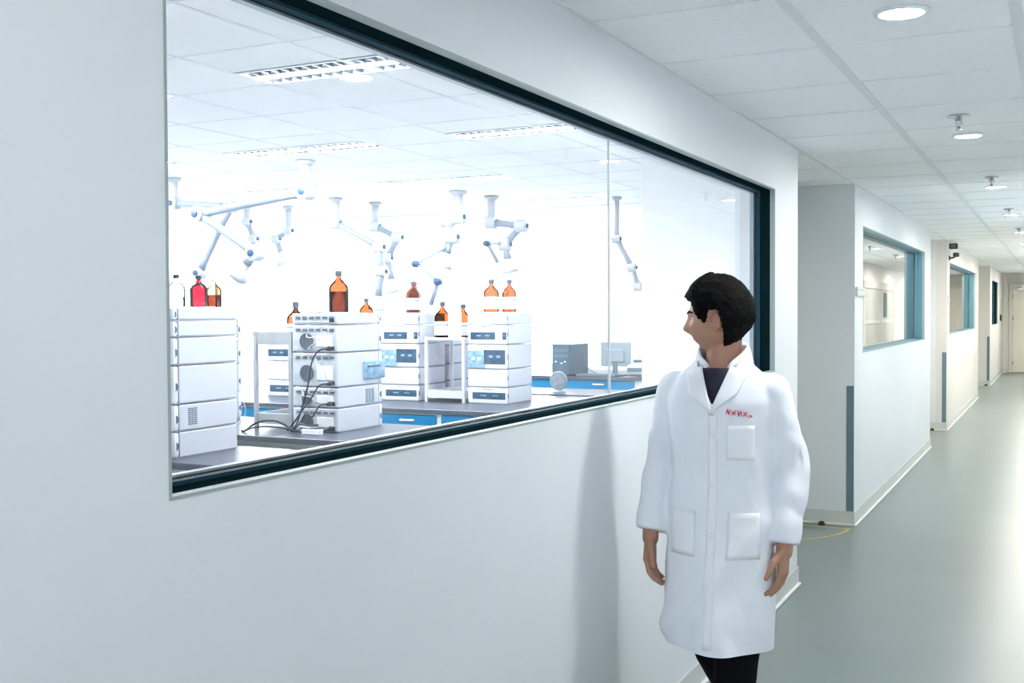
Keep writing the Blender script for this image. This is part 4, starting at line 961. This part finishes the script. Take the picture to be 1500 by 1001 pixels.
# coat
bm = NB()
rings(bm, [(0.485, 0.158, 0.175, -0.005, 0.0), (0.60, 0.163, 0.165, -0.003, 0.0), (0.75, 0.170, 0.145, 0, 0), (0.90, 0.168, 0.128, 0, 0), (1.04, 0.158, 0.118, 0, 0), (1.18, 0.170, 0.120, 0, 0), (1.27, 0.182, 0.116, 0, 0), (1.315, 0.176, 0.102, 0, 0.004), (1.345, 0.150, 0.092, 0, 0.006), (1.375, 0.108, 0.082, 0, 0.008), (1.40, 0.080, 0.072, 0, 0.010)], 48)
for s in (-1, 1):
    A = [Vector(p) for p in ARM[s]]; dd = (A[2] - A[1]).normalized(); A[2] = A[2] + dd * 0.005
    A = [A[0], A[0].lerp(A[1], 0.5), A[1], A[1].lerp(A[2], 0.5), A[2]]
    taper(bm, [L(*A[0]), L(*A[1]), L(*A[2]), L(*A[3])], [0.062, 0.059, 0.056, 0.053], 18)
    tube(bm, [L(*A[3]), L(*A[4])], [0.053, 0.050], 18)
coat = remesh(bm, 0.0075, 7)
# folds
for v in coat.verts:
    p = v.co - Vector((PX, PYY, 0)); z = p.z
    ang = math.atan2(p.y, p.x); w = max(0.0, min(1.0, (1.05 - z) / 0.5)) if abs(p.x) < 0.18 else 0
    d = 0.013 * w * math.sin(ang * 5 + 1.0 + z * 3) + 0.008 * noise.noise(Vector((p.x * 10, p.y * 10, z * 4))) + 0.004 * noise.noise(Vector((p.x * 28 + z * 8, p.y * 20, z * 12)))
    if abs(p.x) > 0.165: d += 0.0035 * math.sin(z * 46 + p.y * 25 + noise.noise(p * 7) * 4) * min(1, max(0, (1.25 - z) / 0.15))
    # diagonal pull folds of the stride
    d += 0.016 * w * gs((p.x * 0.9 - (z - 0.74) * 0.8), 0.035) - 0.013 * w * gs((p.x * 0.9 - (z - 0.66) * 0.8), 0.04)
    n_ = Vector((p.x, p.y, 0)); n_ = n_.normalized() if abs(p.x) < 0.165 or z > 1.24 else Vector((math.copysign(0.6, p.x), -0.5 if p.y < 0 else 0.5, 0))
    v.co += n_ * d
bvh = BVHTree.FromBMesh(coat)
# open V at the neck and open hem
for s in (-1, 1): bmesh.ops.bisect_plane(coat, geom=list(coat.verts) + list(coat.edges) + list(coat.faces), plane_co=L(s * 0.004, 0, 1.27), plane_no=Vector((1, 0, -s * 0.52)))
bmesh.ops.bisect_plane(coat, geom=list(coat.verts) + list(coat.edges) + list(coat.faces), plane_co=L(0, 0, 0.512), plane_no=Vector((0, 0, 1)))
coat.normal_update()
cut = []
for f in coat.faces:
    c = f.calc_center_median() - Vector((PX, PYY, 0))
    if c.y < 0 and c.z > 1.27 and abs(c.x) < (c.z - 1.27) * 0.52 + 0.004: cut.append(f)
    elif c.z > 1.385 and abs(c.x) < 0.075 and f.normal.z > 0.8: cut.append(f)
    elif c.z < 0.512: cut.append(f)
bmesh.ops.delete(coat, geom=cut, context='FACES')
coat_o = obj('coat', coat, m_coat, man, True)
def surf(x, z, off):
    r = bvh.ray_cast(L(x, -0.6, z), Vector((0, 1, 0)))
    p = r[0] if r[0] is not None else L(x, -0.09, z)
    return Vector((p.x, p.y - off, p.z))
def patch(name, q, m, parent, off=0.004, th=0.003, nx=8, nz=8, up_off=0.0):
    bm = NB(); a, b_, c, d = [Vector((p[0], 0, p[1])) for p in q]; G = []
    for j in range(nz + 1):
        row = []
        for i in range(nx + 1):
            u, v = i / nx, j / nz; p = (a * (1 - u) + b_ * u) * (1 - v) + (d * (1 - u) + c * u) * v
            row.append(surf(p.x, p.z, off + up_off * v))
        G.append(row)
    F = [[bm.verts.new(p) for p in r] for r in G]; B = [[bm.verts.new(p + Vector((0, th, 0))) for p in r] for r in G]
    for j in range(nz):
        for i in range(nx):
            bm.faces.new((F[j][i], F[j][i + 1], F[j + 1][i + 1], F[j + 1][i])); bm.faces.new((B[j][i], B[j + 1][i], B[j + 1][i + 1], B[j][i + 1]))
    ed = [(F[0][i], F[0][i + 1], B[0][i + 1], B[0][i]) for i in range(nx)] + [(F[nz][i + 1], F[nz][i], B[nz][i], B[nz][i + 1]) for i in range(nx)]
    ed += [(F[j + 1][0], F[j][0], B[j][0], B[j + 1][0]) for j in range(nz)] + [(F[j][nx], F[j + 1][nx], B[j + 1][nx], B[j][nx]) for j in range(nz)]
    for e_ in ed: bm.faces.new(e_)
    return obj(name, bm, m, parent, True)
for s in (-1, 1): patch('lapel', [(0.004 if s < 0 else -0.008, 1.235), (s * 0.075, 1.300), (s * 0.098, 1.362), (s * 0.046, 1.384)], m_coat2, coat_o, 0.007, 0.005)
patch('front_placket', [(-0.012, 0.53), (0.016, 0.53), (0.016, 1.24), (-0.012, 1.24)], m_coat2, coat_o, 0.003, 0.003, 3, 40)
patch('chest_pocket', [(0.045, 1.10), (0.125, 1.10), (0.125, 1.205), (0.045, 1.205)], m_coat2, coat_o, 0.003, 0.003)
for s in (-1, 1): patch('hip_pocket', [(s * 0.05, 0.80), (s * 0.14, 0.80), (s * 0.14, 0.94), (s * 0.05, 0.94)], m_coat2, coat_o, 0.003, 0.003)
for k in range(4):
    p = surf(0.002, 1.17 - 0.15 * k, 0.006); bm = NB(); sphere(bm, p, 0.008, 1, 0.4, 1, 12); obj('button', bm, m_handle, coat_o, True)
# red embroidered lettering on the chest
bm = NB(); x = 0.045
STK = [[((0, 0.1), (0.4, 1)), ((0.4, 1), (0.6, 0)), ((0.6, 0), (1, 0.9)), ((0, 0.6), (1, 0.3))], [((0, 0), (1, 1)), ((0, 0.8), (0.9, 0.1)), ((0.1, 0.5), (1, 0.5))], [((0.1, 1), (0.3, 0)), ((0.3, 0), (0.7, 0.9)), ((0.7, 0.9), (1, 0)), ((0, 0.3), (0.9, 0.7))], [((0, 0.2), (1, 1)), ((0, 1), (1, 0.1))], [((0, 0.2), (1, 0.4)), ((0.1, 0.8), (0.9, 0.6))]]
for i, (h, w_) in enumerate(((0.018, 0.013), (0.017, 0.012), (0.019, 0.013), (0.017, 0.011), (0.012, 0.010))):
    z0 = 1.238 - 0.0025 * i
    for a, b_ in STK[i]:
        pa = surf(x + a[0] * w_, z0 + a[1] * h, 0.0045); pb = surf(x + b_[0] * w_, z0 + b_[1] * h, 0.0045); tube(bm, [pa, pb], 0.0014, 6)
    x += w_ + 0.004
tag(obj('chest_embroidery', bm, m_redthread, coat_o), 'red embroidered lettering on the chest')
# collar
bm = NB(); G = []
for k in range(41):
    a = math.radians(-90 + 24 + (360 - 48) * k / 40); c, s = math.cos(a), math.sin(a); back = 0.5 + 0.5 * s
    row = []
    for (r_, zz) in ((0.070, 1.385), (0.068, 1.425 + 0.018 * back), (0.073, 1.437 + 0.020 * back), (0.081, 1.420 + 0.014 * back), (0.092, 1.372 + 0.014 * back)):
        e_ = min(1, k / 9, (40 - k) / 9) ** 0.7; zz = 1.372 + (zz - 1.372) * (0.15 + 0.85 * e_); r_ = r_ * (0.93 + 0.07 * e_)
        row.append(bm.verts.new(L(c * r_ * 1.05, 0.010 + s * r_ * 0.95, zz)))
    G.append(row)
for a, b_ in zip(G, G[1:]):
    for j in range(4): bm.faces.new((a[j], a[j + 1], b_[j + 1], b_[j]))
co = obj('collar', bm, m_coat2, coat_o, True); md = co.modifiers.new('t', 'SOLIDIFY'); md.thickness = 0.004
# trousers and shoes
for s in (-1, 1):
    q = LEG[s]; bm = NB(); taper(bm, [L(q[0][0], q[0][1], 0.78), L(*q[1])], [0.09, 0.068], 18); tube(bm, [L(*q[1]), L(*(Vector(q[1]).lerp(Vector(q[2]), 0.9)))], [0.068, 0.056], 18)
    obj('trouser_leg', remesh(bm, 0.009, 3), m_trouser, man, True)
    a, b_ = foot[s]; bm = NB(); sphere(bm, a + Vector((0, 0.0, -0.005)), 0.05, 0.9, 1.0, 1.0, 14); d_ = (b_ - a); 
    taper(bm, [a + Vector((0, 0, -0.012)), a + d_ * 0.5 + Vector((0, 0, -0.008)), b_ + Vector((0, 0, 0.0))], [0.046, 0.042, 0.034], 14)
    o = remesh(bm, 0.006, 3)
    obj('shoe', o, m_shoe, man, True)
